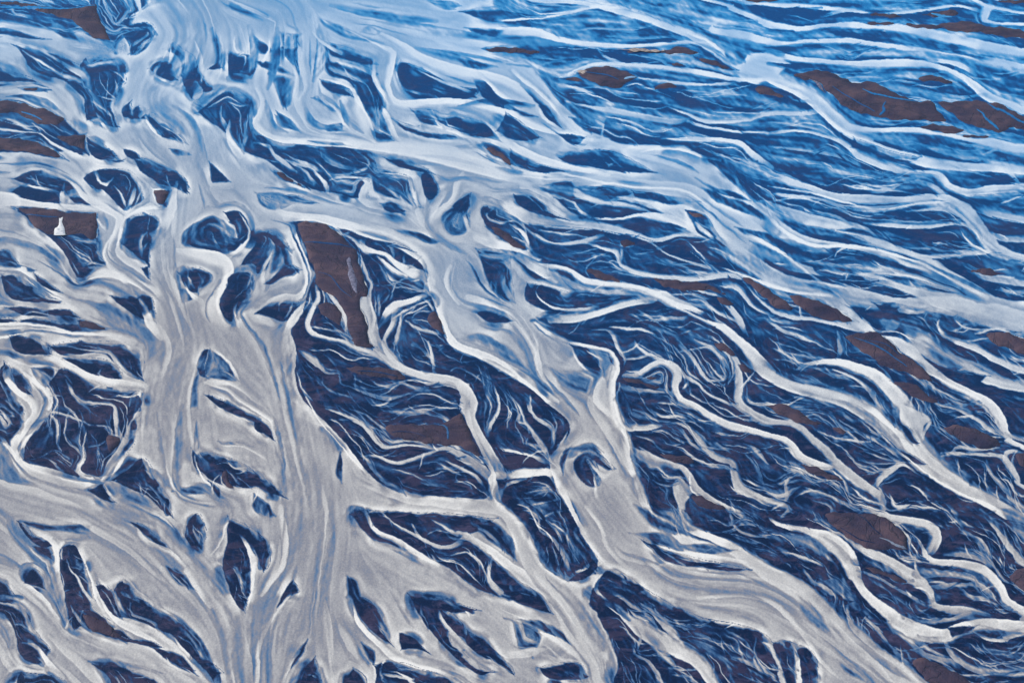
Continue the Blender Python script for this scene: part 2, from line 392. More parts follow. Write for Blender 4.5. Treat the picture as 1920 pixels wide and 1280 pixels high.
P .12 3: 520 1142, 532 1112, 550 1092, 563 1102, 560 1110, 545 1115, 530 1130
P .15 5: 540 1255, 556 1225, 575 1203, 574 1222, 552 1245
C .92 .4: 530 1275 8, 545 1245 6, 562 1220 5
P .07 3: 565 1272, 575 1250, 590 1234, 600 1260, 606 1310, 555 1310
P .2 6: 655 1270, 665 1255, 685 1268, 690 1310, 650 1310
P .35 8: 682 1208, 702 1222, 700 1240, 690 1230
P .09 3: 705 1248, 745 1240, 800 1256, 850 1274, 880 1310, 700 1310, 708 1265
C .7 .4: 720 1262 6, 770 1272 9, 800 1295 9
C .95 .3: 525 950 10, 534 1010 14, 531 1055 14, 508 1090 12, 490 1115 8
C .95 .4: 545 1110 8, 510 1160 8, 485 1215 10, 480 1290 10
P .12 4: 960 1085, 990 1098, 1022 1130, 1032 1147, 1000 1137, 958 1122
C .5 .4: 960 1100 14, 1000 1128 10
C .6 .3: 990 1100 3, 1020 1130 5
P .33 10: 965 1165, 1005 1172, 1012 1195, 998 1225, 975 1212
P .3 8: 955 1160, 1010 1164, 1050 1182, 1068 1205, 1040 1192, 1000 1178
C .95 .4: 1010 1185 6, 1050 1205 16, 1090 1235 16, 1110 1270 14
C .92 .4: 1000 1220 18, 960 1225 10
P .08 3: 1015 1252, 1050 1242, 1090 1244, 1102 1266, 1085 1272, 1030 1270
C .5 .3: 1060 1258 6, 1095 1268 8
# ---- centre
P .13 2: 484 440, 500 434, 530 445, 540 460, 538 465, 520 462, 512 485, 500 505, 484 512, 478 480
C .9 .3: 500 440 3, 514 460 6, 508 480 7, 492 510 9, 492 540 12
P .16 4: 500 530, 520 512, 545 498, 562 506, 550 517, 530 520, 510 532
P .45 12: 515 465, 545 470, 540 500, 512 505
P .14 3: 484 585, 510 565, 545 552, 560 560, 555 590, 530 602, 500 592
C .8 .3: 548 558 5, 545 578 6, 530 605 9
C .8 .4: 568 572 8, 548 598 12, 540 625 14
P .08 2: 578 548, 590 520, 600 535, 640 590, 660 640, 700 655, 740 690, 800 712, 850 716, 862 740, 862 770, 885 810, 905 860, 925 900, 912 933, 860 932, 800 930, 750 923, 715 905, 690 885, 660 845, 620 800, 580 762, 560 735, 553 700, 556 660, 552 640, 545 620, 565 590
P .1 2: 640 430, 665 432, 700 440, 745 450, 790 482, 803 512, 802 530, 812 570, 830 612, 840 640, 860 655, 900 672, 950 700, 990 725, 1030 760, 1060 785, 1068 805, 1060 825, 1040 845, 1030 860, 1035 890, 1048 925, 1062 950, 1075 975, 1100 1005, 1118 1035, 1118 1062, 1095 1085, 1065 1088, 1030 1070, 1015 1060, 1000 1010, 975 975, 950 950, 925 930, 930 890, 900 830, 880 770, 880 720, 800 700, 740 670, 700 600, 690 540, 672 500, 650 460
C .85 .4: 562 462 6, 575 500 14, 578 535 12, 560 560 20, 530 560 20, 495 575 14
C .92 .3: 548 425 14, 556 460 16, 570 490 16, 577 515 14, 572 545 10
C .92 .3: 535 408 14, 600 412 16, 660 426 24, 720 442 26, 770 464 28, 800 492 24, 810 525 16
P .15 2: 640 430, 655 432, 682 445, 686 456, 662 450
C .8 .3: 636 434 4, 660 447 6, 676 460 10, 690 472 12
C .9 .3: 687 438 16, 680 455 14, 684 468 14, 720 477 10, 738 490 12, 755 503 20, 785 520 32, 806 532 24
C .6 .4: 700 455 10, 730 460 8, 742 490 6
P .25 3: 695 450, 740 455, 775 470, 745 465, 720 462
C .8 .3: 760 472 5, 757 500 7
C .6 .3: 790 480 3, 775 495 3, 765 505 4
C .9 .3: 706 480 3, 730 500 10, 760 520 10
C .65 .3: 672 468 3, 680 495 6, 690 520 8, 697 535 7, 692 565 11, 698 595 14, 708 625 10, 716 650 14
C .9 .3: 803 535 14, 797 550 14, 775 564 14, 742 574 20, 722 592 14, 712 612 12
C .6 .3: 765 520 3, 742 532 4, 736 555 5, 728 575 7
C .5 .3: 697 533 3, 720 535 3, 745 530 3, 760 520 3
C .5 .3: 725 510 2, 735 522 7, 750 528 3
C .7 .4: 710 555 6, 712 575 8, 705 600 8
C .75 .5: 692 560 5, 700 590 9, 697 622 7
C .85 .4: 740 582 12, 736 610 12, 722 640 12, 738 668 20, 760 695 18
C .6 .4: 752 590 5, 748 620 8, 742 645 10
C .6 .3: 796 560 4, 810 575 6, 812 585 4
C .6 .3: 760 600 4, 780 615 7, 820 625 7, 835 630 5
C .5 .3: 775 595 3, 788 584 4, 812 586 3
C .4 .3: 775 600 8, 800 612 12
C .8 .3: 590 512 6, 590 535 5, 597 557 8, 583 588 10, 576 605 12, 583 622 10, 610 632 6, 645 640 9, 665 652 12, 700 662 17, 730 680 18, 745 692 20, 790 706 22, 850 716 24, 876 735 24, 886 757 22, 880 778 22, 892 805 20, 912 842 22, 930 875 26, 940 890 24
C .6 .3: 583 612 4, 610 616 4, 640 622 5
C .5 .3: 575 565 4, 590 570 4
C .8 .3: 805 640 6, 812 665 6, 815 697 10
C .5 .4: 775 645 10, 795 655 4
C .4 .4: 780 680 14, 800 695 12
C .5 .3: 870 712 2, 876 695 2, 864 676 3, 872 660 3
C .5 .3: 888 722 3, 898 705 3, 905 697 2
C .4 .3: 820 660 3, 840 645 3
C .75 .3: 925 718 3, 934 750 7, 933 775 9, 918 800 10, 914 815 10
C .6 .4: 562 658 6, 580 668 16, 600 686 11, 610 697 6, 638 702 7, 640 718 7, 662 727 5, 690 737 10, 722 745 12, 742 744 8, 790 728 3
C .5 .3: 650 697 4, 665 706 5, 665 728 5
C .45 .3: 605 702 3, 606 722 4, 625 735 5, 660 746 4
C .4 .3: 575 685 5, 600 698 4
C .7 .3: 612 765 3, 650 780 8, 680 797 10, 705 825 10, 725 838 8, 760 833 7, 800 838 7, 832 842 8
C .65 .3: 672 855 3, 705 855 6, 745 868 8, 790 855 9, 835 842 11, 870 860 20, 900 880 22, 922 905 22, 928 940 26
C .5 .5: 720 770 4, 770 774 10, 800 768 8, 858 765 14
C .5 .4: 830 785 4, 842 805 6, 838 835 5
C .5 .4: 700 728 3, 710 750 3, 735 765 3
C .35 .4: 740 715 5, 780 728 10, 800 722 6
C .5 .4: 805 735 3, 825 745 5, 855 762 5
C .7 .3: 835 865 3, 860 876 7, 892 892 8, 908 915 10
C .6 .3: 860 880 4, 855 900 6, 882 910 5, 890 930 8
C .4 .3: 735 880 2, 770 888 4, 800 905 4
C .35 .3: 695 845 5, 690 865 2
C .6 .4: 745 915 5, 790 930 8, 840 935 6
C .85 .3: 575 745 4, 600 790 3, 640 835 4, 690 890 5
C .8 .4: 690 905 20, 760 930 24, 820 937 26, 880 943 30, 935 950 32, 965 975 34, 990 1025 44, 1010 1065 48, 1040 1105 50, 1065 1135 56, 1090 1180 66, 1125 1230 66, 1150 1290 66
C .9 .4: 930 900 30, 940 930 30
P .15 4: 944 938, 955 918, 980 908, 1030 898, 1045 920, 1060 950, 1000 962, 970 955
C .8 .3: 938 930 10, 950 910 8, 985 895 12
C .5 .5: 985 925 4, 1020 918 5, 1045 918 4
C .45 .5: 975 955 4, 1020 940 5, 1050 935 5
C .9 .4: 935 888 22, 960 887 22, 1000 884 22, 1030 884 20, 1048 905 20
C .8 .5: 925 838 3, 950 842 8, 1000 855 9, 1030 870 14
C .7 .3: 995 738 4, 995 765 5, 1005 785 9, 1030 800 11, 1038 815 8
C .6 .3: 962 765 3, 976 775 4, 972 788 6, 990 797 4, 1002 815 9, 1020 840 11, 1032 862 14
C .6 .3: 1025 765 3, 1035 780 4, 1044 795 4, 1038 812 10, 1034 835 14
C .6 .6: 985 830 4, 1012 838 9, 1030 855 8
C .5 .5: 940 830 3, 1000 870 5
C .85 .3: 1068 800 6, 1058 825 8, 1040 845 12
C .6 .3: 985 958 4, 1010 972 7, 1014 995 6, 1035 1006 9, 1050 1025 11, 1062 1050 13, 1066 1075 14
C .6 .3: 1030 1010 3, 1042 1040 6, 1048 1070 9, 1062 1085 12
C .92 .3: 1055 1090 8, 1080 1074 10, 1100 1062 9, 1108 1045 3
C .3 .4: 1080 1040 10, 1095 1055 6
C .5 .3: 1018 972 4, 1040 960 4, 1060 955 2
C .7 .4: 1035 860 14, 1050 840 10, 1060 830 4
P .25 4: 1050 872, 1056 848, 1068 838, 1060 862, 1055 885
# right of centre channel pockets
P .2 3: 590 322, 620 325, 650 330, 680 338, 690 345, 670 370, 640 365, 612 352
C .9 .3: 585 318 6, 600 335 8, 612 350 12, 614 362 8
C .8 .3: 614 340 4, 645 332 6, 675 335 6, 690 345 14, 680 365 20, 690 378 22, 730 384 20, 762 396 16, 795 420 20
P .18 4: 690 315, 740 325, 770 335, 778 370, 790 388, 775 390, 750 376, 720 366, 702 356, 698 338
C .6 .3: 715 345 3, 740 365 6, 775 392 7
C .85 .3: 765 328 6, 775 362 10, 784 395 12, 795 415 20
P .15 3: 790 332, 802 322, 815 335, 825 360, 812 375, 798 370
C .85 .3: 830 362 14, 815 385 18, 802 412 18
C .92 .3: 868 325 10, 858 345 14, 848 375 12, 822 400 14, 805 420 14
P .45 8: 830 405, 862 380, 882 415, 872 435, 850 440, 835 430
P .18 3: 850 387, 865 372, 880 366, 882 395, 880 412, 870 405, 860 395
C .97 .3: 868 395 4, 874 415 10, 878 430 6
P .13 3: 716 383, 740 380, 762 396, 745 400, 725 396
P .25 3: 525 370, 560 367, 592 380, 560 381, 535 377
P .42 6: 485 365, 530 365, 545 382, 520 395, 490 385
P .38 6: 740 430, 780 436, 822 452, 810 456, 770 446
C .93 .4: 520 385 8, 530 402 14, 600 408 12, 680 425 10
P .14 3: 902 392, 915 383, 935 385, 958 400, 985 418, 992 440, 990 465, 955 455, 930 440, 915 430, 905 410
C .7 .3: 925 390 4, 912 405 5, 935 418 6, 965 415 4, 985 430 4
C .7 .3: 935 385 4, 933 402 5, 955 412 4
C .9 .3: 960 395 10, 985 420 14, 988 440 12, 998 468 12
P .17 5: 898 470, 930 466, 962 468, 955 490, 960 520, 962 562, 940 560, 915 530, 905 500
C .7 .5: 903 478 8, 935 482 12, 962 478 8
C .7 .5: 945 505 8, 945 540 14, 965 570 10
C .9 .3: 895 445 16, 930 456 22, 975 465 18, 1010 480 18
P .11 3: 897 588, 915 582, 945 588, 965 602, 935 605, 910 600
C .7 .3: 935 598 4, 950 590 4, 965 600 4
P .5 12: 865 635, 900 625, 950 650, 985 690, 940 668, 890 645
C .93 .3: 828 595 10, 840 630 18, 862 652 18, 905 668 20, 955 695 24, 1000 722 20, 1040 755 16
C .93 .4: 880 560 20, 930 575 14, 970 600 20, 1000 650 14, 1015 700 10
C .93 .3: 845 500 10, 838 530 12, 860 570 6
P .1 3: 985 560, 992 532, 1030 536, 1070 550, 1115 562, 1140 562, 1178 562, 1165 570, 1100 578, 1060 580, 1030 582, 1010 577
C .75 .3: 1012 533 3, 1005 545 4, 1012 562 5, 1035 577 7, 1080 582 9, 1120 576 10
C .7 .5: 1105 555 5, 1113 570 8
C .9 .4: 975 480 20, 1010 505 20, 1040 520 24
C .92 .3: 1003 500 14, 1040 500 10, 1070 508 10, 1100 528 16, 1150 532 20, 1200 538 22, 1235 552 22, 1275 572 24, 1310 590 20, 1350 612 20, 1385 640 22, 1410 665 26, 1440 700 30
P .55 10: 1040 510, 1100 535, 1180 548, 1220 560, 1130 552, 1060 540
C .85 .4: 1035 598 18, 1080 596 18, 1130 582 16, 1180 568 16, 1225 560 16
P .15 3: 1070 645, 1100 645, 1120 660, 1125 690, 1110 690, 1090 680, 1080 665
C .5 .6: 1095 650 10, 1120 665 10
C .9 .3: 1073 652 4, 1082 675 5, 1100 692 6, 1120 705 8
P .08 2: 1096 677, 1108 675, 1120 684, 1122 693, 1106 689
P .5 14: 1030 690, 1060 695, 1115 700, 1120 718, 1112 740, 1060 725
P .5 8: 1120 658, 1150 672, 1148 695, 1140 720, 1132 700
P .2 3: 1142 665, 1150 673, 1152 682, 1146 678
C .95 .4: 1125 720 12, 1118 750 14, 1150 780 12
C .93 .3: 1068 645 10, 1110 650 8, 1145 660 8, 1160 690 8, 1148 725 12, 1150 770 16, 1168 820 12, 1180 860 10
C .93 .3: 990 620 12, 1005 640 8, 1008 690 8, 1020 715 6
P .2 6: 1076 868, 1095 850, 1115 846, 1135 862, 1150 877, 1142 882, 1130 873, 1118 868, 1125 890, 1124 908, 1110 912, 1090 900, 1080 885
C .8 .4: 1102 862 5, 1118 880 8, 1136 890 12, 1150 870 3
C .9 .3: 1113 888 4, 1118 910 6, 1120 930 8
P .5 10: 1070 840, 1110 830, 1125 845, 1090 845
C .95 .4: 1050 905 16, 1075 950 20, 1090 985 14, 1115 1030 8, 1150 1065 10
C .93 .3: 1100 950 8, 1125 985 8, 1140 1025 8, 1180 1065 8, 1240 1100 10
# ---- upper middle right
P .35 20: 900 -120, 2200 -120, 2200 330, 1440 330, 1300 290, 1140 250, 1050 180, 990 110, 940 40
P .30 14: 1060 150, 1200 170, 1440 190, 1600 280, 1900 330, 2200 330, 2200 420, 1900 420, 1700 380, 1500 350, 1400 300, 1240 250, 1130 240
P .55 12: 960 50, 1060 66, 1100 85, 1000 90, 930 75
C .75 .5: 900 -60 50, 1000 -10 30, 1060 0 14, 1120 10 12, 1160 20 15, 1200 30 17, 1260 50 20, 1300 65 22, 1340 90 26, 1375 112 34, 1410 134 44, 1450 146 40, 1490 160 30, 1520 176 26, 1550 200 30, 1580 230 36, 1605 252 26, 1645 272 24, 1700 290 26, 1760 305 26, 1850 312 22, 1950 320 20
C .95 .3: 1290 62 6, 1330 78 6, 1365 105 6, 1440 150 8, 1500 180 8, 1545 215 10, 1590 250 8, 1640 270 8
C .8 .4: 930 38 6, 1000 34 7, 1060 24 8, 1120 12 9, 1180 14 8
C .85 .4: 940 62 24, 1000 62 18, 1040 72 12, 1100 84 12, 1180 88 10, 1280 80 8, 1340 86 10
C .93 .3: 1015 70 4, 1050 76 7, 1090 80 5
C .75 .5: 1300 52 16, 1370 64 26, 1440 78 26, 1500 86 10
C .7 .4: 1330 0 8, 1370 14 12, 1410 30 14, 1450 46 20, 1500 52 14
P .72 6: 1395 104, 1440 100, 1480 120, 1440 150, 1400 140, 1380 125
P .35 5: 1360 93, 1398 97, 1396 115, 1380 123, 1365 110
C .6 .4: 1080 58 4, 1120 54 6, 1180 56 5, 1230 46 3
C .55 .4: 1130 68 5, 1200 70 8, 1270 68 6
C .5 .4: 1100 42 5, 1180 40 8
C .3 .4: 1180 62 4, 1225 50 5
C .2 .4: 1200 68 6, 1240 66 6
C .2 .4: 1075 26 6, 1110 34 4
C .22 .4: 1230 10 8, 1270 8 4
C .25 .4: 1340 50 8, 1400 55 12, 1440 70 6
C .2 .5: 1050 60 8, 1080 72 4
C .7 .3: 960 130 16, 985 150 22, 1010 175 28, 1040 205 34, 1065 232 42, 1090 255 34, 1130 268 24, 1180 280 30
C .95 .3: 962 132 8, 985 152 8, 1020 180 8, 1050 215 5
P .25 3: 1014 202, 1024 200, 1042 225, 1048 235, 1025 222
C .85 .3: 1012 205 4, 1018 220 6, 1050 240 8
P .35 4: 1074 222, 1100 225, 1115 238, 1108 248, 1086 236
P .18 3: 1100 232, 1112 238, 1108 248
C .92 .3: 1118 225 4, 1132 235 5, 1128 252 6, 1132 262 6
C .93 .4: 950 200 10, 980 225 18, 1020 242 14, 1060 250 12, 1110 262 8
P .13 3: 950 215, 980 232, 1010 257, 990 263, 960 262, 935 245
C .8 .4: 965 245 5, 990 262 10
P .18 3: 1048 252, 1070 252, 1095 258, 1082 272, 1062 263
C .9 .3: 1075 265 10, 1110 265 10
P .13 4: 960 285, 1000 305, 1060 320, 1050 330, 990 320, 955 305
C .93 .3: 945 265 20, 975 285 22, 1020 302 16, 1080 318 14, 1140 330 10
C .75 .4: 1090 284 12, 1130 274 30, 1200 286 60, 1270 305 70, 1330 340 60, 1380 385 54, 1440 430 44
C .93 .3: 1200 284 4, 1260 278 5, 1310 290 8, 1350 300 8
P .14 3: 1048 296, 1075 286, 1130 282, 1170 293, 1200 308, 1225 322, 1150 320, 1100 312, 1062 306
C .8 .3: 1130 300 3, 1140 312 6, 1155 305 3
P .13 4: 1134 228, 1150 218, 1200 230, 1240 242, 1280 255, 1340 258, 1330 272, 1260 273, 1200 271, 1160 268, 1135 252
P .12 3: 1303 282, 1330 268, 1370 268, 1395 275, 1410 292, 1385 303, 1345 296
C .7 .4: 1060 190 3, 1100 200 7, 1150 210 14, 1200 220 16, 1260 230 16, 1290 228 10
C .7 .4: 1050 160 8, 1090 168 8, 1130 190 8, 1150 195 4
C .6 .4: 1080 165 4, 1130 165 4, 1170 185 4, 1250 190 5
C .75 .4: 1250 200 3, 1290 215 8, 1330 228 10, 1400 225 8, 1440 213 10, 1500 212 12, 1540 206 14
C .75 .4: 1290 230 8, 1330 240 8, 1380 247 7, 1440 250 6
C .8 .4: 1240 262 3, 1300 262 8, 1350 262 9, 1390 270 14, 1410 290 16, 1445 315 14
C .6 .4: 1180 200 3, 1230 205 4, 1255 198 4
C .8 .3: 1050 148 8, 1100 126 8, 1130 120 10, 1200 125 10, 1260 130 12, 1330 140 14, 1380 150 10, 1450 150 8
C .7 .4: 1160 130 3, 1200 148 5, 1260 155 9, 1320 160 8, 1380 158 8
C .7 .3: 1120 92 3, 1140 110 10, 1170 120 6
C .6 .3: 1185 108 4, 1180 102 3, 1230 110 6, 1258 122 8, 1300 130 6
C .6 .3: 1300 118 10, 1340 128 12, 1400 142 6
C .6 .3: 1215 155 2, 1225 162 3
C .6 .3: 960 118 3, 1000 108 5, 1060 115 6
C .5 .4: 950 120 4, 1000 125 5, 1060 110 5
C .20 .4: 1010 135 8, 1060 140 10
C .20 .4: 1040 168 12, 1100 180 14, 1150 190 6
C .20 .4: 1250 185 30, 1330 205 24, 1420 215 14
C .20 .4: 1400 255 14, 1500 270 16
C .6 .4: 1280 170 3, 1350 175 3, 1400 180 4
C .6 .4: 1300 180 3, 1340 195 3, 1380 205 3
# ---- top right
C .75 .4: 1400 5 10, 1520 12 12, 1600 20 8, 1650 26 8, 1720 20 8, 1790 10 8, 1840 20 10
C .75 .4: 1440 45 10, 1500 56 14, 1560 48 10, 1600 50 18, 1660 52 18, 1720 62 22, 1800 80 26, 1900 98 24, 1960 104 20
C .8 .4: 1825 0 8, 1850 15 18, 1845 38 16, 1870 45 6, 1950 48 8
C .75 .4: 1850 8 10, 1890 20 8, 1950 28 8
C .7 .4: 1440 86 10, 1500 80 10, 1580 78 14, 1630 85 14, 1690 92 16, 1760 96 16, 1820 108 18, 1900 125 18, 1960 134 18
C .75 .4: 1440 105 20, 1500 113 14, 1580 120 12, 1640 122 18, 1700 121 20, 1760 128 14, 1800 145 16, 1830 165 18, 1860 188 24, 1900 205 28, 1960 222 26
C .93 .3: 1790 130 5, 1820 160 5, 1850 185 6, 1890 200 6
C .7 .4: 1740 110 10, 1800 120 14, 1830 140 10
C .6 .4: 1560 150 3, 1620 145 4, 1680 150 6, 1740 165 5, 1800 182 6, 1850 178 8
C .6 .4: 1800 140 3, 1860 150 5, 1950 132 6
C .8 .4: 1590 240 20, 1640 246 12, 1700 245 14, 1760 250 16, 1820 262 22, 1890 277 24, 1960 285 22
C .6 .4: 1440 185 4, 1490 190 6, 1530 192 10
C .7 .4: 1440 250 8, 1500 245 8, 1560 258 10, 1590 272 14, 1612 292 16, 1650 308 16, 1700 322 12
C .6 .4: 1440 275 5, 1520 283 8, 1580 295 8, 1620 312 8
C .6 .4: 1440 230 4, 1500 235 6, 1550 245 6
C .6 .4: 1480 165 4, 1500 170 6, 1520 185 6
C .55 .4: 1720 270 8, 1780 290 12, 1850 300 8
C .2 .4: 1690 275 6, 1760 275 8, 1720 268 6
C .65 .4: 1540 30 8, 1590 18 10, 1620 20 6
C .2 .4: 1490 20 8, 1540 15 6
C .20 .4: 1870 150 20, 1950 165 26
C .20 .4: 1700 160 10, 1790 175 10
C .20 .4: 1640 265 6, 1720 285 8, 1800 300 8, 1860 305 8
P .12 4: 1605 262, 1660 280, 1720 295, 1690 310, 1640 290, 1600 275
C .20 .5: 1640 92 10, 1600 98 6
C .2 .5: 1690 80 10, 1780 95 10, 1860 112 8
C .2 .5: 1440 120 8, 1560 135 10, 1680 140 12
C .2 .5: 1440 70 4, 1480 75 10, 1500 70 8
C .20 .4: 1440 290 20, 1540 305 26, 1600 318 10
# ---- middle right band
C .20 .5: 1460 180 14, 1500 200 10
C .75 .4: 950 350 26, 985 340 30, 1060 336 28, 1130 342 30, 1200 350 28, 1280 360 34, 1320 378 36, 1360 404 36, 1400 432 46, 1450 475 46
C .93 .3: 1040 322 5, 1120 340 6, 1200 352 6, 1280 358 6, 1330 388 5
P .28 4: 1008 352, 1060 340, 1076 348, 1078 372, 1060 372, 1040 365
P .18 4: 1080 352, 1140 350, 1182 362, 1146 378, 1120 373, 1095 362
P .28 4: 1190 360, 1240 366, 1305 378, 1260 383, 1200 374
P .13 3: 1045 372, 1080 369, 1120 382, 1180 385, 1215 395, 1200 402, 1140 408, 1090 405, 1068 396
C .8 .3: 1058 374 4, 1078 382 4, 1085 396 7, 1105 408 7
C .7 .3: 1082 362 4, 1110 377 7, 1150 382 9, 1200 388 11, 1232 402 12
P .15 3: 1156 376, 1178 372, 1210 383, 1240 397, 1256 409, 1230 401, 1200 387
C .75 .3: 1145 376 6, 1165 370 5, 1210 376 8, 1260 392 14, 1290 420 14
C .8 .3: 1100 411 8, 1160 412 8, 1200 403 9, 1250 410 18, 1300 430 16, 1340 446 14
C .75 .3: 940 380 20, 970 392 30, 1010 412 26, 1070 420 22, 1130 424 22, 1180 436 18, 1230 448 14, 1280 438 10, 1320 442 10
C .75 .3: 985 348 22, 1020 375 28, 1050 402 24, 1090 412 20
P .14 3: 964 364, 990 362, 1010 374, 1035 394, 1062 413, 1030 406, 1000 398, 975 385
C .7 .3: 990 368 3, 1005 380 4, 1020 396 4
P .16 3: 1200 430, 1212 428, 1240 442, 1225 446, 1208 440
P .3 4: 1225 422, 1260 420, 1280 428, 1240 428
P .14 3: 1290 398, 1305 398, 1322 403, 1337 425, 1352 447, 1366 465, 1345 456, 1315 440, 1298 420
C .8 .3: 1303 418 5, 1322 436 10, 1345 455 5
P .45 6: 1310 338, 1340 352, 1380 362, 1400 375, 1350 365
P .35 6: 1322 356, 1360 365, 1430 400, 1445 415, 1400 400, 1345 378
P .35 5: 1385 428, 1440 438, 1480 445, 1440 450, 1400 440
P .25 5: 1412 455, 1450 465, 1480 480, 1440 475
P .35 8: 1330 470, 1370 478, 1400 500, 1360 500
P .13 4: 985 420, 1100 430, 1180 440, 1240 455, 1300 445, 1322 470, 1345 495, 1380 512, 1290 522, 1300 545, 1245 545, 1150 525, 1100 520, 1085 500, 1050 490, 1000 480, 990 450
C .7 .4: 985 428 6, 1010 445 8, 1040 457 6, 1090 455 12, 1130 442 9
C .6 .4: 1010 432 3, 1060 438 4, 1100 445 4
C .8 .4: 1100 455 6, 1130 466 8, 1155 474 9, 1163 495 7, 1185 507 11, 1225 517 9, 1290 522 12, 1360 516 14, 1400 520 14, 1430 530 10
C .7 .4: 1195 445 3, 1230 460 6, 1250 475 6, 1290 490 6, 1330 500 8
C .6 .4: 1240 480 3, 1250 492 4, 1300 495 5, 1345 505 8
C .8 .3: 1288 450 4, 1300 462 4, 1328 492 5
C .6 .3: 1120 480 3, 1105 495 4, 1098 508 4, 1110 525 5
C .6 .4: 1110 480 4, 1130 478 4, 1150 482 4
C .6 .3: 1160 452 3, 1165 465 6, 1165 490 5
C .5 .3: 1283 500 3, 1300 508 4, 1325 510 4
C .5 .4: 1160 512 4, 1220 520 5
C .9 .3: 955 420 4, 975 430 7, 985 447 12, 992 466 10
C .5 .4: 1000 440 6, 1010 470 4
C .75 .4: 1290 545 4, 1330 550 10, 1362 572 14, 1385 600 16, 1398 630 14
C .6 .5: 1245 550 10, 1290 562 20, 1330 575 16
P .13 3: 1288 582, 1320 584, 1350 580, 1356 604, 1332 602, 1310 594
C .7 .3: 1328 582 4, 1336 600 4
P .12 3: 1250 545, 1290 547, 1325 558, 1340 572, 1300 568, 1270 558
C .8 .3: 1255 553 4, 1300 552 5, 1340 565 10
P .11 4: 1368 518, 1400 530, 1440 555, 1490 580, 1540 600, 1600 610, 1640 640, 1560 650, 1470 640, 1420 620, 1398 590, 1370 560
C .7 .4: 1360 530 12, 1385 540 12, 1400 560 10, 1420 580 6, 1450 590 8
C .75 .4: 1395 530 4, 1440 575 8, 1480 592 12, 1540 600 12, 1600 612 18, 1640 622 12
C .6 .4: 1440 600 5, 1470 620 8, 1500 630 6, 1520 640 5
C .4 .4: 1420 600 10, 1480 605 8
C .75 .4: 1440 330 20, 1480 342 20, 1520 355 16, 1560 370 22, 1620 376 24, 1700 374 22, 1770 372 16, 1800 385 26, 1830 420 28, 1850 450 28, 1880 475 26, 1960 498 24
C .93 .3: 1440 350 3, 1470 355 4, 1520 362 4, 1640 392 5, 1720 383 5, 1780 378 4
C .93 .3: 1470 325 5, 1540 355 4
C .8 .3: 1780 390 4, 1810 412 8, 1840 448 8, 1870 470 6
C .75 .4: 1690 320 4, 1740 324 10, 1765 335 18, 1782 352 18, 1820 362 16, 1860 355 16, 1950 352 14
C .7 .4: 1740 345 6, 1755 355 14, 1772 370 10
C .7 .4: 1440 366 8, 1530 372 6, 1580 388 10, 1640 393 14, 1700 386 10
C .7 .4: 1620 418 6, 1680 422 12, 1740 424 10, 1790 418 8, 1830 425 10
C .6 .4: 1640 405 4, 1700 416 5, 1760 414 4, 1800 412 6
C .6 .4: 1700 397 3, 1770 392 8, 1812 412 8
C .6 .4: 1560 380 3, 1600 405 4, 1650 412 4, 1690 418 4
C .5 .4: 1440 380 5, 1500 372 4, 1550 385 4, 1590 400 3
C .75 .4: 1430 385 20, 1480 405 30, 1540 422 34, 1600 438 34, 1650 458 30, 1700 472 24, 1750 492 30, 1800 520 38, 1860 560 46, 1930 595 56, 1980 610 60
C .75 .4: 1420 400 40, 1470 440 36, 1520 460 30, 1580 466 24, 1640 477 22, 1720 500 24, 1790 535 28
C .75 .4: 1430 460 50, 1480 490 34, 1540 505 26, 1600 510 26, 1700 525 46, 1780 555 60, 1850 582 56, 1960 610 60
C .75 .4: 1370 470 30, 1410 500 44, 1450 530 50, 1510 545 44, 1590 562 50, 1680 572 30, 1780 580 50, 1870 600 60, 1960 620 60
C .93 .3: 1400 440 8, 1460 470 8, 1500 500 6, 1540 530 6, 1600 545 8
C .93 .3: 1440 405 8, 1480 440 8, 1530 462 8, 1600 462 8, 1680 478 6, 1760 510 6, 1850 560 10
C .93 .3: 1350 500 5, 1420 525 6, 1480 545 8, 1560 555 6
P .28 4: 1490 425, 1520 424, 1560 434, 1610 445, 1625 455, 1590 456, 1550 450, 1505 440
P .14 3: 1549 468, 1590 466, 1640 480, 1668 496, 1630 493, 1580 486, 1560 478
C .6 .4: 1570 472 3, 1620 480 5, 1640 490 5
P .12 3: 1524 496, 1560 500, 1590 510, 1650 526, 1620 530, 1560 522, 1532 513
C .7 .3: 1540 505 3, 1580 515 5, 1590 510 3, 1585 525 4
P .25 4: 1650 516, 1700 520, 1760 538, 1792 549, 1750 545, 1690 531
P .35 4: 1480 480, 1540 495, 1590 500, 1655 503, 1600 512, 1520 500
P .16 4: 1640 568, 1680 570, 1750 588, 1745 600, 1700 602, 1675 602, 1655 582
C .85 .3: 1690 580 14, 1720 585 8, 1740 580 4
P .12 3: 1760 598, 1790 595, 1840 610, 1905 622, 1860 628, 1830 640, 1800 645, 1780 632, 1762 612
C .6 .3: 1790 600 3, 1810 615 4, 1860 618 4
C .85 .3: 1762 600 4, 1758 610 6, 1770 630 10
C .85 .3: 1830 625 5, 1880 615 8, 1925 635 8
P .12 4: 1580 432, 1620 425, 1680 432, 1760 430, 1830 430, 1848 465, 1868 473, 1800 480, 1740 478, 1700 465, 1640 445
C .65 .4: 1690 462 4, 1740 466 6, 1768 450 4
C .7 .4: 1720 476 8, 1790 480 12, 1860 470 8
C .55 .4: 1740 448 3, 1800 455 5, 1840 468 5
C .4 .4: 1680 440 3, 1700 450 3, 1730 442 3
P .12 4: 1760 487, 1860 477, 1960 505, 1960 560, 1880 560, 1825 530, 1785 507
C .6 .5: 1830 520 10, 1880 525 14, 1960 535 12
C .65 .5: 1810 500 4, 1840 515 6, 1900 520 5
C .6 .5: 1850 545 14, 1900 550 14, 1960 550 12
P .12 4: 1590 390, 1640 398, 1690 402, 1650 412, 1600 400
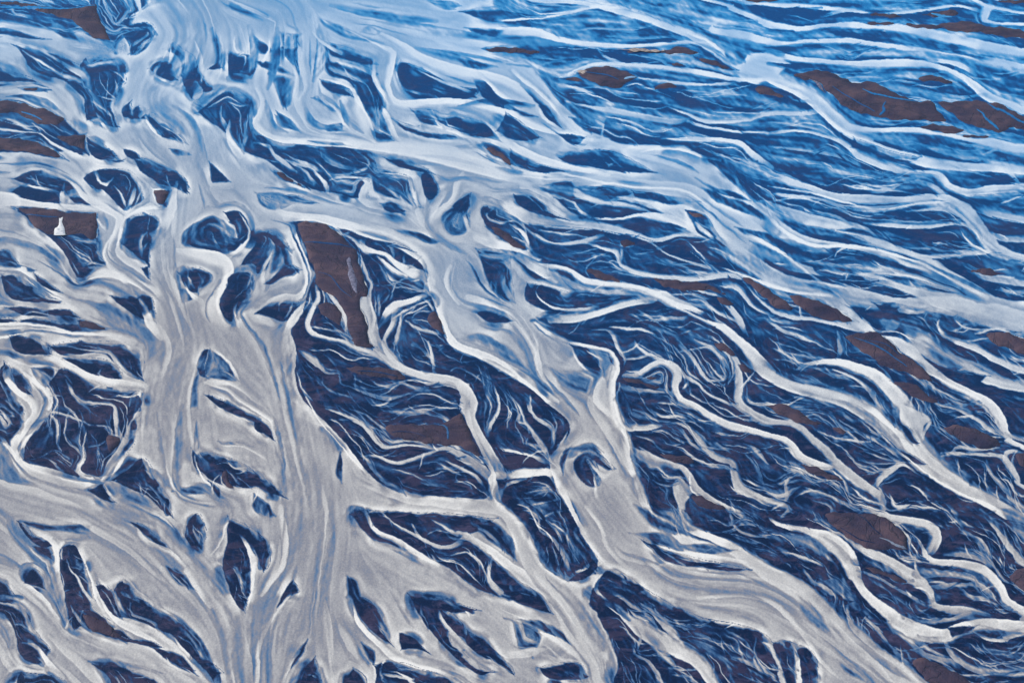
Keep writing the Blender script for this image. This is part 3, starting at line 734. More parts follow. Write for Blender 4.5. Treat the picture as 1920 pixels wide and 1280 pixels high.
P .13 4: 1490 325, 1560 332, 1600 325, 1660 330, 1715 345, 1740 360, 1700 367, 1600 363, 1560 358, 1530 345
C .5 .3: 1580 330 3, 1620 345 4, 1680 355 4, 1730 368 4
C .5 .3: 1560 340 3, 1580 350 3
C .5 .3: 1680 330 3, 1720 338 4, 1745 345 4
P .13 4: 1770 357, 1800 367, 1860 364, 1960 360, 1960 385, 1860 388, 1820 383, 1795 372
C .7 .4: 1820 388 14, 1870 400 22, 1960 415 20
C .6 .4: 1840 430 8, 1880 445 14, 1960 450 14
C .7 .4: 1880 300 14, 1905 340 10, 1950 356 8
C .6 .4: 1780 310 4, 1830 325 5, 1880 340 5
P .13 4: 1870 410, 1960 430, 1960 440, 1880 430
# ---- lower right
C .85 .4: 1560 560 30, 1590 590 26, 1622 616 22, 1645 638 26, 1690 655 40, 1730 682 22, 1770 714 20, 1810 736 20, 1850 756 24, 1875 785 22, 1890 820 14, 1930 845 12
P .5 6: 1650 600, 1690 600, 1675 622, 1655 615
C .75 .4: 1670 615 20, 1720 630 50, 1770 668 40, 1820 692 32, 1870 712 28, 1960 728 26
C .93 .3: 1660 640 5, 1720 685 5, 1780 720 5, 1840 748 6
P .18 3: 1765 697, 1790 690, 1850 706, 1828 720, 1800 716
C .8 .4: 1775 632 10, 1830 652 14, 1870 674 16, 1960 704 14
C .6 .4: 1760 640 8, 1790 665 8, 1840 685 8, 1880 712 8
C .6 .4: 1800 650 3, 1830 670 5, 1840 690 6
C .7 .4: 1880 665 4, 1900 690 5, 1920 714 6
C .6 .4: 1570 622 4, 1574 640 9, 1577 658 13, 1572 676 8
C .5 .4: 1440 650 3, 1480 662 4, 1540 672 6
C .5 .4: 1450 640 3, 1500 655 4, 1530 672 5
C .5 .4: 1440 672 3, 1490 680 4, 1500 692 6
C .45 .4: 1530 640 8, 1560 668 6
C .93 .3: 1490 697 4, 1510 686 10, 1550 679 14, 1592 685 20, 1640 706 28, 1672 736 38, 1692 765 46, 1705 790 34
P .17 4: 1578 695, 1620 706, 1655 735, 1674 765, 1660 770, 1645 745, 1615 715
C .85 .3: 1562 693 3, 1600 707 6, 1625 727 9, 1640 748 11, 1648 764 10
P .72 4: 1690 755, 1745 786, 1732 800, 1726 830, 1705 812, 1688 790
C .85 .4: 1400 665 30, 1440 700 28, 1480 720 30, 1540 735 30, 1580 746 34, 1630 772 40, 1665 800 36, 1700 835 34, 1730 860 36, 1770 888 38, 1810 912 34, 1860 938 34, 1960 985 40
C .8 .4: 1705 790 14, 1720 820 26, 1750 860 30, 1800 895 24
P .13 3: 1692 800, 1708 805, 1722 828, 1712 830, 1700 815
P .13 3: 1690 845, 1715 855, 1736 868, 1722 870, 1700 858
C .93 .3: 1640 800 5, 1680 845 8, 1740 890 8, 1800 925 8, 1860 950 10, 1950 990 10
C .6 .4: 1550 772 3, 1585 795 4, 1620 815 8, 1650 828 10, 1690 858 10
C .6 .4: 1534 808 4, 1570 822 5, 1620 828 5, 1650 820 4
C .6 .3: 1600 780 3, 1630 802 4, 1655 822 6
C .5 .3: 1620 845 3, 1660 860 5, 1700 868 6
C .7 .3: 1750 783 3, 1738 800 8, 1728 820 10
C .5 .3: 1745 795 4, 1780 812 6, 1812 832 7, 1820 848 8
C .7 .4: 1765 850 4, 1800 850 10, 1840 852 10, 1880 858 12, 1892 875 16, 1908 900 12, 1940 925 10
C .8 .3: 1905 845 8, 1888 850 12, 1885 865 12
C .5 .3: 1792 862 3, 1800 880 4, 1840 920 6
C .5 .4: 1850 858 4, 1858 885 8, 1890 920 12, 1930 960 10
C .4 .4: 1740 740 3, 1760 760 4, 1790 752 3
C .6 .3: 1715 735 3, 1760 756 4, 1800 770 5, 1840 790 8, 1860 805 10, 1930 825 10
C .5 .3: 1740 720 4, 1800 740 4
C .4 .4: 1820 760 3, 1845 785 4
C .85 .3: 1170 706 10, 1195 704 12, 1215 690 12, 1242 680 12, 1265 690 18, 1270 705 20, 1264 725 18, 1275 748 14, 1302 762 14, 1330 780 16, 1365 797 18, 1405 806 16, 1440 816 14, 1480 830 14, 1500 855 16, 1545 873 14, 1580 868 8
C .7 .3: 1270 690 10, 1292 710 9, 1310 720 6, 1322 736 6, 1350 750 8, 1385 766 10, 1420 790 14, 1450 800 10
C .6 .3: 1275 735 4, 1290 720 6, 1292 712 4
C .6 .3: 1160 722 10, 1190 730 11, 1230 735 7, 1268 735 6
C .7 .4: 1165 800 16, 1200 802 14, 1240 797 6
C .65 .3: 1188 768 4, 1210 775 6, 1240 790 7, 1280 795 11, 1302 812 14, 1322 838 16, 1345 857 14, 1372 866 14, 1378 885 18, 1385 908 24, 1405 922 20, 1435 936 16
C .7 .3: 1198 838 3, 1230 857 6, 1270 871 11, 1287 888 16, 1302 912 18, 1322 932 20, 1362 953 14, 1405 970 12
C .6 .5: 1185 842 10, 1220 865 28, 1265 875 14
C .7 .3: 1352 640 4, 1372 662 9, 1385 690 14, 1384 725 18, 1382 750 20, 1402 770 17, 1440 790 17, 1490 797 16, 1522 822 16, 1552 848 18, 1572 872 20, 1602 897 22, 1632 916 18, 1652 932 16, 1656 955 12
C .6 .3: 1268 640 12, 1292 662 9, 1310 690 7, 1326 712 7, 1345 714 4, 1372 703 3
C .5 .3: 1190 640 4, 1210 662 7, 1240 675 8
C .5 .3: 1165 662 4, 1187 655 4, 1202 640 5
C .6 .3: 1165 675 4, 1195 672 6, 1220 664 6
C .5 .3: 1270 660 3, 1300 655 4, 1335 650 4
C .5 .3: 1222 756 3, 1262 757 5, 1295 765 8
C .5 .3: 1295 730 3, 1296 740 4, 1320 755 4, 1345 752 3
C .4 .3: 1290 790 3, 1340 790 5
C .5 .3: 1230 765 3, 1270 780 3, 1330 830 4
C .45 .3: 1225 838 3, 1250 848 4, 1270 842 4
C .6 .3: 1275 842 3, 1298 855 7, 1315 868 8
C .4 .3: 1340 820 3, 1345 812 3, 1385 815 3
C .6 .3: 1345 830 4, 1370 850 4
C .6 .4: 1395 830 3, 1420 845 10, 1440 870 4
C .4 .4: 1280 870 4, 1340 875 6, 1390 882 6
P .6 4: 1260 905, 1272 894, 1290 905, 1300 925, 1286 940, 1281 965, 1270 945, 1262 922
C .5 .5: 1225 900 3, 1245 908 6, 1265 905 8
C .9 .3: 1292 885 3, 1300 920 5, 1335 948 5
C .75 .3: 1405 920 14, 1430 935 12, 1465 945 14, 1480 955 10
C .5 .3: 1440 935 6, 1470 938 8, 1480 922 6, 1502 912 5
C .6 .3: 1500 910 4, 1545 926 7, 1585 946 9, 1615 962 10
C .6 .3: 1500 868 4, 1520 875 6, 1560 878 4
C .75 .3: 1635 918 14, 1650 896 13, 1672 880 14, 1695 870 8, 1725 890 5
C .5 .3: 1610 862 3, 1645 868 4, 1700 866 5
C .6 .3: 1612 945 3, 1620 950 6, 1650 955 6
# bottom right
C .85 .4: 1272 955 10, 1280 975 14, 1302 993 18, 1335 1005 20, 1370 1022 26, 1405 1045 36, 1445 1068 44, 1500 1100 50, 1545 1140 46, 1600 1200 46, 1650 1238 48, 1720 1278 46, 1780 1320 44
C .75 .4: 1100 1000 50, 1150 1060 44, 1200 1080 60, 1260 1115 70, 1330 1130 80, 1400 1140 90, 1460 1170 110, 1530 1220 120, 1600 1280 120, 1650 1340 120
C .93 .3: 1310 1120 8, 1390 1115 10, 1450 1130 12, 1500 1180 10, 1540 1240 10
P .5 10: 1500 1120, 1530 1140, 1560 1190, 1530 1175, 1505 1145
P .45 10: 1575 1240, 1600 1250, 1620 1275, 1590 1262
P .4 12: 1195 950, 1240 955, 1290 960, 1300 990, 1260 1000, 1220 985
P .45 8: 1190 1000, 1250 1000, 1277 1020, 1280 1032, 1240 1020
P .4 6: 1270 1022, 1320 1020, 1375 1030, 1340 1037, 1290 1030
P .11 3: 1205 1012, 1240 1018, 1270 1036, 1320 1048, 1370 1058, 1402 1068, 1360 1069, 1310 1063, 1280 1060, 1240 1047, 1220 1030
C .5 .3: 1240 1032 3, 1265 1048 5, 1285 1060 6
C .93 .3: 1210 1020 6, 1250 1055 8, 1300 1075 10, 1370 1080 8, 1430 1085 8
C .93 .3: 1220 1018 4, 1270 1034 5, 1340 1043 8, 1400 1055 10
C .9 .4: 1280 980 4, 1300 1015 6
P .09 3: 1282 955, 1362 955, 1385 975, 1445 990, 1445 1045, 1420 1034, 1380 1012, 1340 1002, 1310 985
C .6 .3: 1368 960 5, 1378 985 7, 1400 1000 9, 1445 1005 9, 1480 1010 8
C .6 .3: 1380 960 6, 1400 980 8, 1440 992 8, 1460 1000 6
C .5 .3: 1350 998 3, 1370 995 5, 1385 990 4
P .07 3: 1150 1066, 1210 1102, 1270 1138, 1320 1157, 1370 1167, 1410 1177, 1445 1200, 1470 1260, 1480 1310, 1180 1310, 1160 1240, 1150 1210, 1120 1150, 1105 1130, 1118 1092
C .7 .4: 1130 1065 20, 1150 1062 10
C .85 .3: 1130 1080 12, 1118 1100 13, 1135 1125 14, 1170 1150 18, 1200 1175 34, 1240 1200 34, 1282 1222 30, 1312 1242 26, 1345 1290 24, 1360 1320 24
C .5 .4: 1145 1072 4, 1165 1080 8, 1175 1105 6
C .6 .3: 1140 1112 4, 1165 1118 8, 1185 1135 8, 1210 1145 6
C .6 .3: 1190 1100 3, 1195 1125 8, 1228 1150 13, 1255 1178 18, 1275 1205 14
C .3 .5: 1100 1115 16, 1150 1135 14, 1180 1160 10
C .6 .3: 1178 1180 3, 1190 1205 5, 1190 1225 8, 1215 1240 9, 1232 1265 13, 1250 1310 16
C .6 .3: 1190 1175 6, 1200 1195 7, 1192 1218 7
C .6 .5: 1215 1190 24, 1245 1225 20, 1265 1250 8
C .6 .3: 1255 1250 5, 1290 1255 6, 1315 1250 5
C .5 .3: 1262 1265 4, 1290 1270 5, 1325 1290 6
C .4 .3: 1330 1160 3, 1360 1180 5, 1395 1200 5, 1410 1225 4
C .4 .3: 1350 1192 4, 1358 1225 4, 1370 1260 8, 1385 1300 8
C .3 .6: 1270 1150 14, 1300 1165 10
C .3 .5: 1300 1205 14, 1345 1225 20, 1365 1245 10
C .5 .3: 1418 1195 4, 1414 1225 5, 1420 1255 6, 1440 1270 8
C .6 .3: 1360 1232 5, 1400 1240 10, 1432 1255 12, 1460 1275 8
C .4 .3: 1265 1160 3, 1285 1180 4, 1290 1170 3
C .4 .3: 1300 1185 3, 1312 1165 4
P .09 3: 1453 1206, 1470 1200, 1500 1210, 1522 1218, 1532 1245, 1530 1310, 1480 1310, 1470 1260, 1457 1230
C .8 .3: 1488 1213 4, 1495 1240 10, 1500 1310 16
C .4 .4: 1505 1230 4, 1518 1248 7
C .7 .3: 1440 1195 6, 1452 1225 8, 1465 1255 10, 1478 1300 16
P .07 2: 1420 1028, 1455 1032, 1490 1045, 1530 1057, 1550 1066, 1540 1071, 1500 1069, 1460 1058, 1420 1042
C .75 .4: 1465 1033 4, 1505 1045 8, 1545 1062 7
P .45 7: 1440 1000, 1500 1000, 1548 1014, 1562 1052, 1520 1036, 1450 1026
P .13 3: 1420 1018, 1460 1020, 1500 1024, 1470 1032, 1430 1030
C .96 .3: 1475 983 5, 1512 995 18, 1550 1010 30, 1578 1035 44, 1592 1062 40, 1605 1092 26, 1630 1122 24, 1660 1152 36, 1692 1176 44, 1732 1188 36, 1770 1190 26, 1800 1180 26, 1840 1170 24, 1880 1174 30, 1960 1180 30
C .8 .4: 1440 962 8, 1455 980 12, 1500 992 14
C .5 .4: 1455 955 3, 1465 975 6
C .7 .3: 1480 955 8, 1470 965 8, 1462 975 6
P .35 6: 1535 1090, 1590 1085, 1610 1110, 1640 1140, 1660 1160, 1640 1160, 1600 1150, 1560 1120
P .1 3: 1545 1115, 1575 1117, 1600 1125, 1580 1135, 1560 1130
P .1 3: 1595 1142, 1612 1140, 1630 1152, 1622 1160, 1604 1155
C .75 .3: 1590 1130 6, 1595 1165 12, 1620 1190 18, 1655 1220 18, 1705 1252 20, 1770 1290 20
C .6 .3: 1622 1158 6, 1650 1185 10, 1670 1212 12, 1700 1238 12, 1712 1250 8
P .09 3: 1655 1185, 1690 1200, 1712 1240, 1695 1232, 1668 1205
C .5 .3: 1680 1200 3, 1700 1220 5, 1710 1240 6
C .75 .3: 1545 962 8, 1550 985 9, 1560 998 8, 1582 1006 12, 1620 1030 18, 1662 1050 20, 1692 1070 24, 1716 1086 30, 1742 1108 18, 1748 1132 18, 1770 1142 20, 1812 1150 26, 1855 1166 32
C .4 .4: 1600 1050 16, 1650 1060 14, 1690 1080 10
C .6 .3: 1605 1068 5, 1650 1085 8, 1692 1110 9, 1742 1136 9
C .4 .4: 1610 1080 8, 1640 1090 10, 1680 1110 8
C .8 .3: 1620 955 10, 1660 970 17, 1702 976 17, 1742 986 21, 1756 1006 22, 1746 1030 22, 1735 1042 16
C .85 .3: 1712 1004 4, 1728 1022 8, 1736 1045 13, 1762 1056 17, 1802 1058 20, 1842 1070 24, 1870 1095 22, 1890 1130 22, 1930 1155 26, 1960 1170 26
C .6 .4: 1770 1040 6, 1800 1038 12, 1842 1046 15, 1866 1070 14
C .35 .5: 1720 1075 20, 1790 1075 16, 1850 1090 16
C .6 .4: 1750 1102 14, 1795 1096 10, 1840 1098 10, 1865 1125 8
C .5 .4: 1800 1100 6, 1822 1120 8, 1865 1120 6
C .6 .4: 1840 955 9, 1870 990 13, 1900 1030 15, 1960 1080 16
P .45 8: 1880 955, 1960 955, 1960 1030, 1905 1000
C .6 .3: 1818 1003 3, 1840 1012 7, 1855 1040 8, 1864 1058 4
C .4 .3: 1745 980 4, 1780 992 6, 1820 1005 4
C .6 .3: 1896 1062 8, 1915 1055 10, 1950 1055 10
C .5 .3: 1895 1070 3, 1910 1100 5, 1930 1120 5
C .45 .3: 1720 1130 10, 1760 1120 12
P .15 4: 1714 1142, 1750 1140, 1768 1155, 1752 1170, 1735 1166
C .5 .3: 1740 1150 3, 1725 1165 4
C .7 .3: 1745 1165 14, 1790 1160 10, 1820 1150 8
P .09 3: 1780 1178, 1830 1172, 1815 1185, 1785 1192
C .8 .3: 1825 1182 4, 1850 1195 10, 1885 1198 12, 1925 1182 16
C .6 .3: 1770 1198 8, 1782 1222 10, 1802 1240 12, 1835 1256 14, 1885 1260 16, 1960 1255 14
C .6 .3: 1690 1188 6, 1712 1210 12, 1742 1230 13, 1780 1240 14, 1800 1250 10
C .6 .3: 1718 1232 6, 1760 1240 7, 1795 1265 9, 1840 1290 10
C .5 .3: 1720 1190 5, 1740 1215 8, 1775 1232 8
C .35 .4: 1820 1215 8, 1880 1225 12, 1940 1230 12
C .6 .3: 1830 1275 5, 1840 1258 6
C .45 .3: 1890 1210 4, 1900 1230 6, 1930 1240 5
'''
BARTXT = '''
B long brown sand bar across the top left corner, its pointed end above the pale channel | -120 0, 0 2, 60 7, 120 16, 178 9, 184 25, 192 42, 201 60, 208 76, 180 73, 160 62, 148 50, 130 38, 100 30, 60 20, 20 11, -120 8
L .33: -40 12 3, 30 15 4, 60 16 5, 120 17 4, 150 14 3, 180 11 4
B brown sand bar on the left edge of the photo above the two blue creeks | -120 185, 0 188, 45 193, 60 200, 85 205, 104 213, 122 225, 110 233, 85 235, 70 232, 45 222, 20 213, -120 212
L .30: 40 212 2, 60 218 3, 80 228 3
B small triangular brown sand bar right of a thin white creek near the upper left | 105 255, 130 254, 158 253, 160 275, 164 288, 150 280, 130 273, 116 266
B low brown sand bar streaked with blue, lower of the two left edge bars | -100 255, 0 256, 50 262, 90 275, 122 298, 80 292, 30 284, -100 284
B thin brown sliver of sand between two white streams at the upper left | 40 166, 60 164, 90 169, 70 171, 45 170
B tiny square brown sand patch beside the forked white creek at left | 290 358, 317 359, 312 374, 309 384, 298 383, 292 376
B wide brown sand flat under the straight white channel at left, behind a white silt blotch | 30 389, 90 391, 130 397, 180 402, 183 440, 175 450, 150 440, 122 442, 90 440, 65 425, 48 405
W 107 406, 113 412, 120 409, 119 420, 121 430, 123 440, 113 443, 104 440, 105 431, 110 424
L .1: 45 402 2, 80 408 2.5, 110 410 2
B small brown lens of sand below a forked white stream near the left edge | 150 604, 160 600, 205 618, 175 618, 153 613
B small rounded brown island ringed by thin white creeks at lower left | 200 820, 210 815, 225 821, 224 832, 208 849, 199 836
B slim brown sand bar inside the dark hole in the bottom left corner area | 155 1152, 175 1155, 200 1165, 232 1196, 215 1195, 180 1185, 163 1172
B small brown island with a white rim in the dark hole right of the left channel | 415 884, 424 880, 432 900, 436 914, 424 913, 417 900
B thin dark brown sliver of sand along the main diagonal channel at centre left | 512 321, 530 325, 552 338, 572 351, 545 342, 524 332
B largest brown sand island, tall and furrowed, in the middle left of the photo | 556 420, 570 415, 600 418, 620 425, 638 439, 652 453, 662 463, 669 470, 672 488, 681 512, 690 543, 688 556, 678 558, 674 575, 684 590, 690 612, 691 630, 695 652, 680 652, 664 645, 652 618, 651 600, 640 575, 622 555, 600 543, 591 532, 592 515, 582 495, 574 472, 566 448
K 650 486, 654 482, 662 505, 671 532, 669 550, 661 546, 653 520
L .12: 566 455 2, 600 458 3, 640 462 3, 662 466 2
L .12: 596 512 1.5, 620 520 2, 640 545 2.5, 660 560 2
L .25: 640 440 2, 655 455 3, 668 468 3
B brown sand island with a dark edge just below left of the tall furrowed island | 594 572, 608 566, 632 574, 641 592, 638 612, 620 602, 602 588
B small brown bar tucked against the right branch channel at centre, ringed with white | 800 592, 815 584, 829 608, 834 628, 818 622, 803 606
B smooth brown sand bar above the white bend left of centre | 640 688, 700 687, 736 691, 768 711, 745 713, 712 707, 680 704, 660 698
L .1: 670 697 1.5, 710 700 2, 745 708 2
B small brown bar touching the top of a curved white channel left of centre | 652 636, 678 634, 702 650, 690 653, 668 646
B broad dull brown sand bar beside the straight white channel in the lower middle | 722 800, 770 793, 826 795, 862 773, 874 792, 886 820, 904 860, 890 853, 862 838, 830 835, 780 828, 740 820
L .35: 822 795 2, 838 805 4, 840 825 5
L .12: 735 812 2, 770 812 2, 800 822 2
B thin dark brown lens at the top beside a pale milky sheet | 910 92, 925 88, 950 88, 990 93, 1028 99, 1000 102, 960 101, 925 98
B low brown bar with a pale beige crest in the upper middle | 1155 95, 1200 93, 1225 95, 1250 92, 1272 87, 1295 92, 1312 103, 1280 102, 1250 101, 1200 100, 1165 98
K 1158 95, 1200 94, 1222 95, 1240 98, 1205 99, 1170 97
B narrow slanting brown bar pointing down right next to the wide pale channel at the top | 1303 107, 1330 111, 1360 122, 1380 131, 1360 130, 1330 122, 1305 112
B brown diamond shaped bar with a beige upper tip in the upper middle | 1083 136, 1095 130, 1130 124, 1160 128, 1195 145, 1180 155, 1158 168, 1140 165, 1110 155, 1090 145
L .7: 1170 150 3, 1180 147 4, 1195 145 3
L .1: 1095 138 1.5, 1130 142 2, 1160 152 2
K 1086 137, 1097 132, 1102 136, 1094 142, 1088 140
B little brown bar just left of the diamond shaped bar with a beige tip | 1050 148, 1075 144, 1095 153, 1070 153
L .7: 1170 150 3, 1180 147 4, 1195 145 3
L .1: 1095 138 1.5, 1130 142 2, 1160 152 2
B little brown bar just right of the diamond shaped bar with a beige tip | 1226 167, 1240 156, 1258 157, 1273 163, 1250 168
L .7: 1170 150 3, 1180 147 4, 1195 145 3
L .1: 1095 138 1.5, 1130 142 2, 1160 152 2
B tiny brown speck of sand below the beige crested bar in the upper middle | 1258 120, 1275 118, 1291 123, 1275 127
B faint brown bar at the left of the broad pale diagonal channel, upper right | 1412 165, 1438 163, 1474 184, 1450 181, 1425 176
B large dark brown sand island in the upper right, blunt at its left end | 1487 143, 1505 135, 1530 131, 1550 133, 1570 142, 1590 148, 1598 155, 1625 152, 1650 158, 1665 168, 1685 175, 1705 185, 1722 190, 1750 191, 1758 205, 1772 220, 1784 229, 1740 228, 1700 226, 1670 225, 1640 220, 1610 212, 1588 204, 1575 195, 1560 180, 1548 172, 1542 160, 1525 152, 1505 150
L .30: 1616 169 2, 1632 177 4, 1652 181 3, 1680 187 3, 1706 191 3, 1722 191 2
L .22: 1648 218 3, 1657 210 6, 1655 202 4, 1661 192 2
L .12: 1560 165 2, 1600 190 2, 1640 212 2
K 1520 152, 1532 155, 1542 165, 1546 174, 1538 168, 1528 158
B long dark brown island running to the right edge, behind the blunt ended upper right island | 1757 192, 1790 190, 1825 187, 1850 192, 1880 195, 1905 210, 1940 222, 2060 240, 2060 262, 1940 252, 1900 240, 1882 248, 1860 247, 1835 240, 1810 232, 1786 215, 1768 204
L .30: 1830 208 2, 1842 216 4, 1846 224 4, 1862 236 5, 1872 245 5
L .25: 1850 194 3, 1866 206 5, 1880 210 5, 1905 226 5, 1930 236 5
B flat dark brown lens just beneath the two large upper right islands | 1722 238, 1745 233, 1785 237, 1808 242, 1798 251, 1760 248, 1732 242
B thin brown streak of sand trailing the flat lens in the upper right | 1800 254, 1830 253, 1858 256, 1840 260, 1815 258
B small humped brown bar above the large upper right islands | 1720 150, 1732 143, 1750 140, 1765 145, 1798 157, 1780 158, 1750 155, 1728 153
B small brown bar at the top right, left of the striped one | 1613 30, 1640 24, 1680 28, 1706 34, 1670 34, 1640 31, 1618 32
B small brown bar striped with a blue creek near the top right | 1720 27, 1750 22, 1780 18, 1800 25, 1780 33, 1750 33
L .5: 1745 27 3, 1765 31 4, 1785 32 3
B long thin brown bar reaching the right edge near the top | 1690 44, 1740 46, 1770 43, 1820 40, 1850 48, 1900 53, 1940 60, 2040 68, 2040 82, 1940 75, 1880 70, 1830 62, 1790 60, 1770 56, 1740 55, 1710 51
B short low brown bar at the left tail of the long thin top right bar | 1620 43, 1650 41, 1682 42, 1672 47, 1640 48
B brown bar cut off by the top edge of the photo, right of centre | 1370 -12, 1480 -12, 1464 -1, 1445 5, 1410 4, 1385 -2
B brown sliver in the very top right corner | 1866 3, 1890 0, 1950 -2, 1950 7, 1895 8
B small brown bar between white streaks in the upper centre | 912 277, 925 277, 942 286, 955 300, 958 312, 940 300, 925 292
B brown bar beside a bright white bend at centre, below a ragged dark pool | 915 426, 930 425, 945 432, 962 446, 986 464, 980 468, 958 459, 932 441
B small brown cap on the upper end of a dark eye shaped pool, right of centre | 1290 398, 1303 397, 1316 402, 1321 409, 1305 408, 1294 404
B tiny brown bar amid fine white threads, right of centre | 1160 453, 1175 450, 1205 459, 1185 461, 1170 463
B rounded brown bar, left of the two long bars under the centre right threads | 1100 507, 1108 503, 1140 512, 1168 529, 1140 528, 1115 521
B longest brown bar under the centre right threads, smooth and slanting | 1222 523, 1250 522, 1290 528, 1320 529, 1345 540, 1370 556, 1345 550, 1320 545, 1280 545, 1245 540, 1232 531
B small brown wedge below the right end of the smooth slanting bar | 1342 558, 1356 556, 1378 570, 1368 574, 1350 568
B left one of two dark brown bars split by a creek under the wide right channel | 1388 518, 1410 524, 1440 540, 1465 558, 1486 577, 1478 584, 1450 576, 1428 554, 1402 534
B tapering right one of two dark brown bars under the wide right channel | 1478 552, 1510 556, 1530 562, 1560 575, 1604 602, 1580 603, 1535 598, 1508 583, 1490 568
B small brown bar with a round head amid blue shallows at the right edge | 1818 508, 1835 502, 1860 505, 1880 516, 1860 518, 1835 513
B large brown bar with a fan shaped tail above the hooked white channel at right | 1585 630, 1600 625, 1640 622, 1670 640, 1690 660, 1722 682, 1752 714, 1740 715, 1700 700, 1660 690, 1630 668, 1600 650
L .25: 1600 635 2, 1640 650 3, 1670 668 3, 1700 690 3
L .12: 1620 640 1.5, 1660 648 2, 1690 672 2
B brown bar on the right edge above two parallel white channels | 1848 627, 1880 622, 1925 634, 2020 660, 2020 690, 1925 670, 1895 657, 1862 645
B oval brown bar right of a winding white creek in the lower right quarter | 1438 762, 1450 757, 1470 756, 1492 765, 1520 785, 1545 795, 1520 798, 1490 790, 1460 777
B brown patch between the hooked white channel and the dark shallows at right | 1676 716, 1710 717, 1738 737, 1762 754, 1730 752, 1696 735
B flat brown bar among blue shallows near the right edge, lower half | 1770 802, 1800 796, 1850 812, 1880 834, 1850 842, 1810 831, 1782 816
B slim brown bar beneath a curved white creek in the lower right quarter | 1500 869, 1530 875, 1568 892, 1592 901, 1560 900, 1522 889
B tiny brown patch above a thin white creek in the lower right quarter | 1560 800, 1576 802, 1590 810, 1576 814, 1563 808
B brown patch cut by the right edge, lower half | 1905 852, 1930 846, 1990 860, 1990 890, 1930 882, 1908 868
B thin brown bar right of the big centre channel, pointed at both ends | 1165 708, 1190 709, 1212 716, 1236 725, 1230 730, 1200 722, 1170 715
B faint brown bar just above the thin pointed bar right of the centre channel | 1205 706, 1222 704, 1236 708, 1222 712
B small brown leaf shaped bar beside a long white channel, right of centre | 1340 645, 1352 641, 1364 648, 1381 665, 1374 668, 1350 656
B small brown bar below the leaf shaped one beside the long white channel | 1385 684, 1398 684, 1411 698, 1398 700, 1388 694
B brown bar with a white creek along its top, right of the big centre channel | 1228 851, 1262 852, 1290 854, 1303 866, 1282 870, 1250 862
B brown bar under the pale lilac silt patch in the lower right quarter | 1295 930, 1310 927, 1330 936, 1362 953, 1332 957, 1305 946
B biggest brown bar of the lower right, smooth with dark drainage lines | 1545 964, 1565 959, 1600 960, 1640 963, 1668 975, 1690 992, 1702 1008, 1697 1030, 1670 1031, 1640 1032, 1610 1020, 1585 1005, 1565 990, 1552 977
L .6: 1648 1010 2, 1665 1016 3, 1680 1024 4, 1700 1029 5
L .06: 1600 962 1.5, 1620 975 2, 1640 995 2.5, 1655 1008 2
L .06: 1575 990 1.5, 1610 1012 2, 1640 1020 2
B thin brown streak below the biggest lower right bar | 1610 1059, 1640 1064, 1680 1078, 1706 1093, 1690 1093, 1665 1083, 1636 1072
B brown bar near the bottom edge, right of the widest pale channel | 1710 1240, 1730 1232, 1760 1243, 1790 1258, 1818 1275, 1836 1310, 1770 1300, 1740 1278, 1722 1260
B brown bar cut by the right edge in the bottom right corner area | 1893 1080, 1912 1064, 1940 1060, 1990 1085, 1990 1130, 1940 1118, 1905 1098
'''
# ------------------------------------------------------------------ survey parsing
def catmull(P, closed, step=5.0):
    P = np.array(P, float); n = len(P)
    if closed:                      # pointed tips stay pointed
        out = []
        for i in range(n):
            a, b, c = P[i-1], P[i], P[(i+1) % n]
            u = (b-a)/(np.hypot(*(b-a))+1e-6); v = (c-b)/(np.hypot(*(c-b))+1e-6)
            if u@v < .25:
                t = (u-v); t /= np.hypot(*t)+1e-6
                out += [b+t*3.0, b+t*3.0]
            else: out.append(b)
        P = np.array(out); n = len(P)
    if n < 3 and not closed: return P
    out = []
    rng = range(n if closed else n - 1)
    for i in rng:
        if closed: a, b, c, d = P[(i-1) % n], P[i], P[(i+1) % n], P[(i+2) % n]
        else: a, b, c, d = P[max(i-1, 0)], P[i], P[i+1], P[min(i+2, n-1)]
        k = max(2, int(np.hypot(*(c-b)[:2]) / step))
        t = (np.arange(k) / k)[:, None]
        out.append(0.5*((2*b) + (-a+c)*t + (2*a-5*b+4*c-d)*t*t + (-a+3*b-3*c+d)*t**3))
    if not closed: out.append(P[-1:])
    return np.vstack(out)

random.seed(4)
OPS = []
for ln in TRACE.splitlines():
    ln = ln.strip()
    if not ln or ln[0] == '#': continue
    h, pts = ln.split(':'); k, v, s = h.split(); v = float(v); s = float(s)
    P = [[float(q) for q in p.split()] for p in pts.split(',')]
    if k == 'P':
        OPS.append(('P', v, s, catmull([p[:2] for p in P], True, 6), 0))
    else:
        w = 5.0; Q = []
        for p in P:
            if len(p) > 2: w = p[2]
            Q.append([p[0], p[1], w])
        def ext(a, b):      # carry a channel on past the surveyed area
            if -25 < b[0] < 1945 and -22 < b[1] < 1300 and not (b[0] < 2 or b[0] > 1918 or b[1] < 2 or b[1] > 1278): return None
            d = np.array(b[:2]) - np.array(a[:2]); d = d / (np.hypot(*d) + 1e-6)
            return [b[0] + d[0]*420, b[1] + d[1]*300, b[2]*1.1]
        e = ext(Q[-2], Q[-1]); f = ext(Q[1], Q[0])
        if e: Q.append(e)
        if f: Q.insert(0, f)
        OPS.append(('C', v, s, catmull(Q, False, 6), random.choice((-1, 1))))

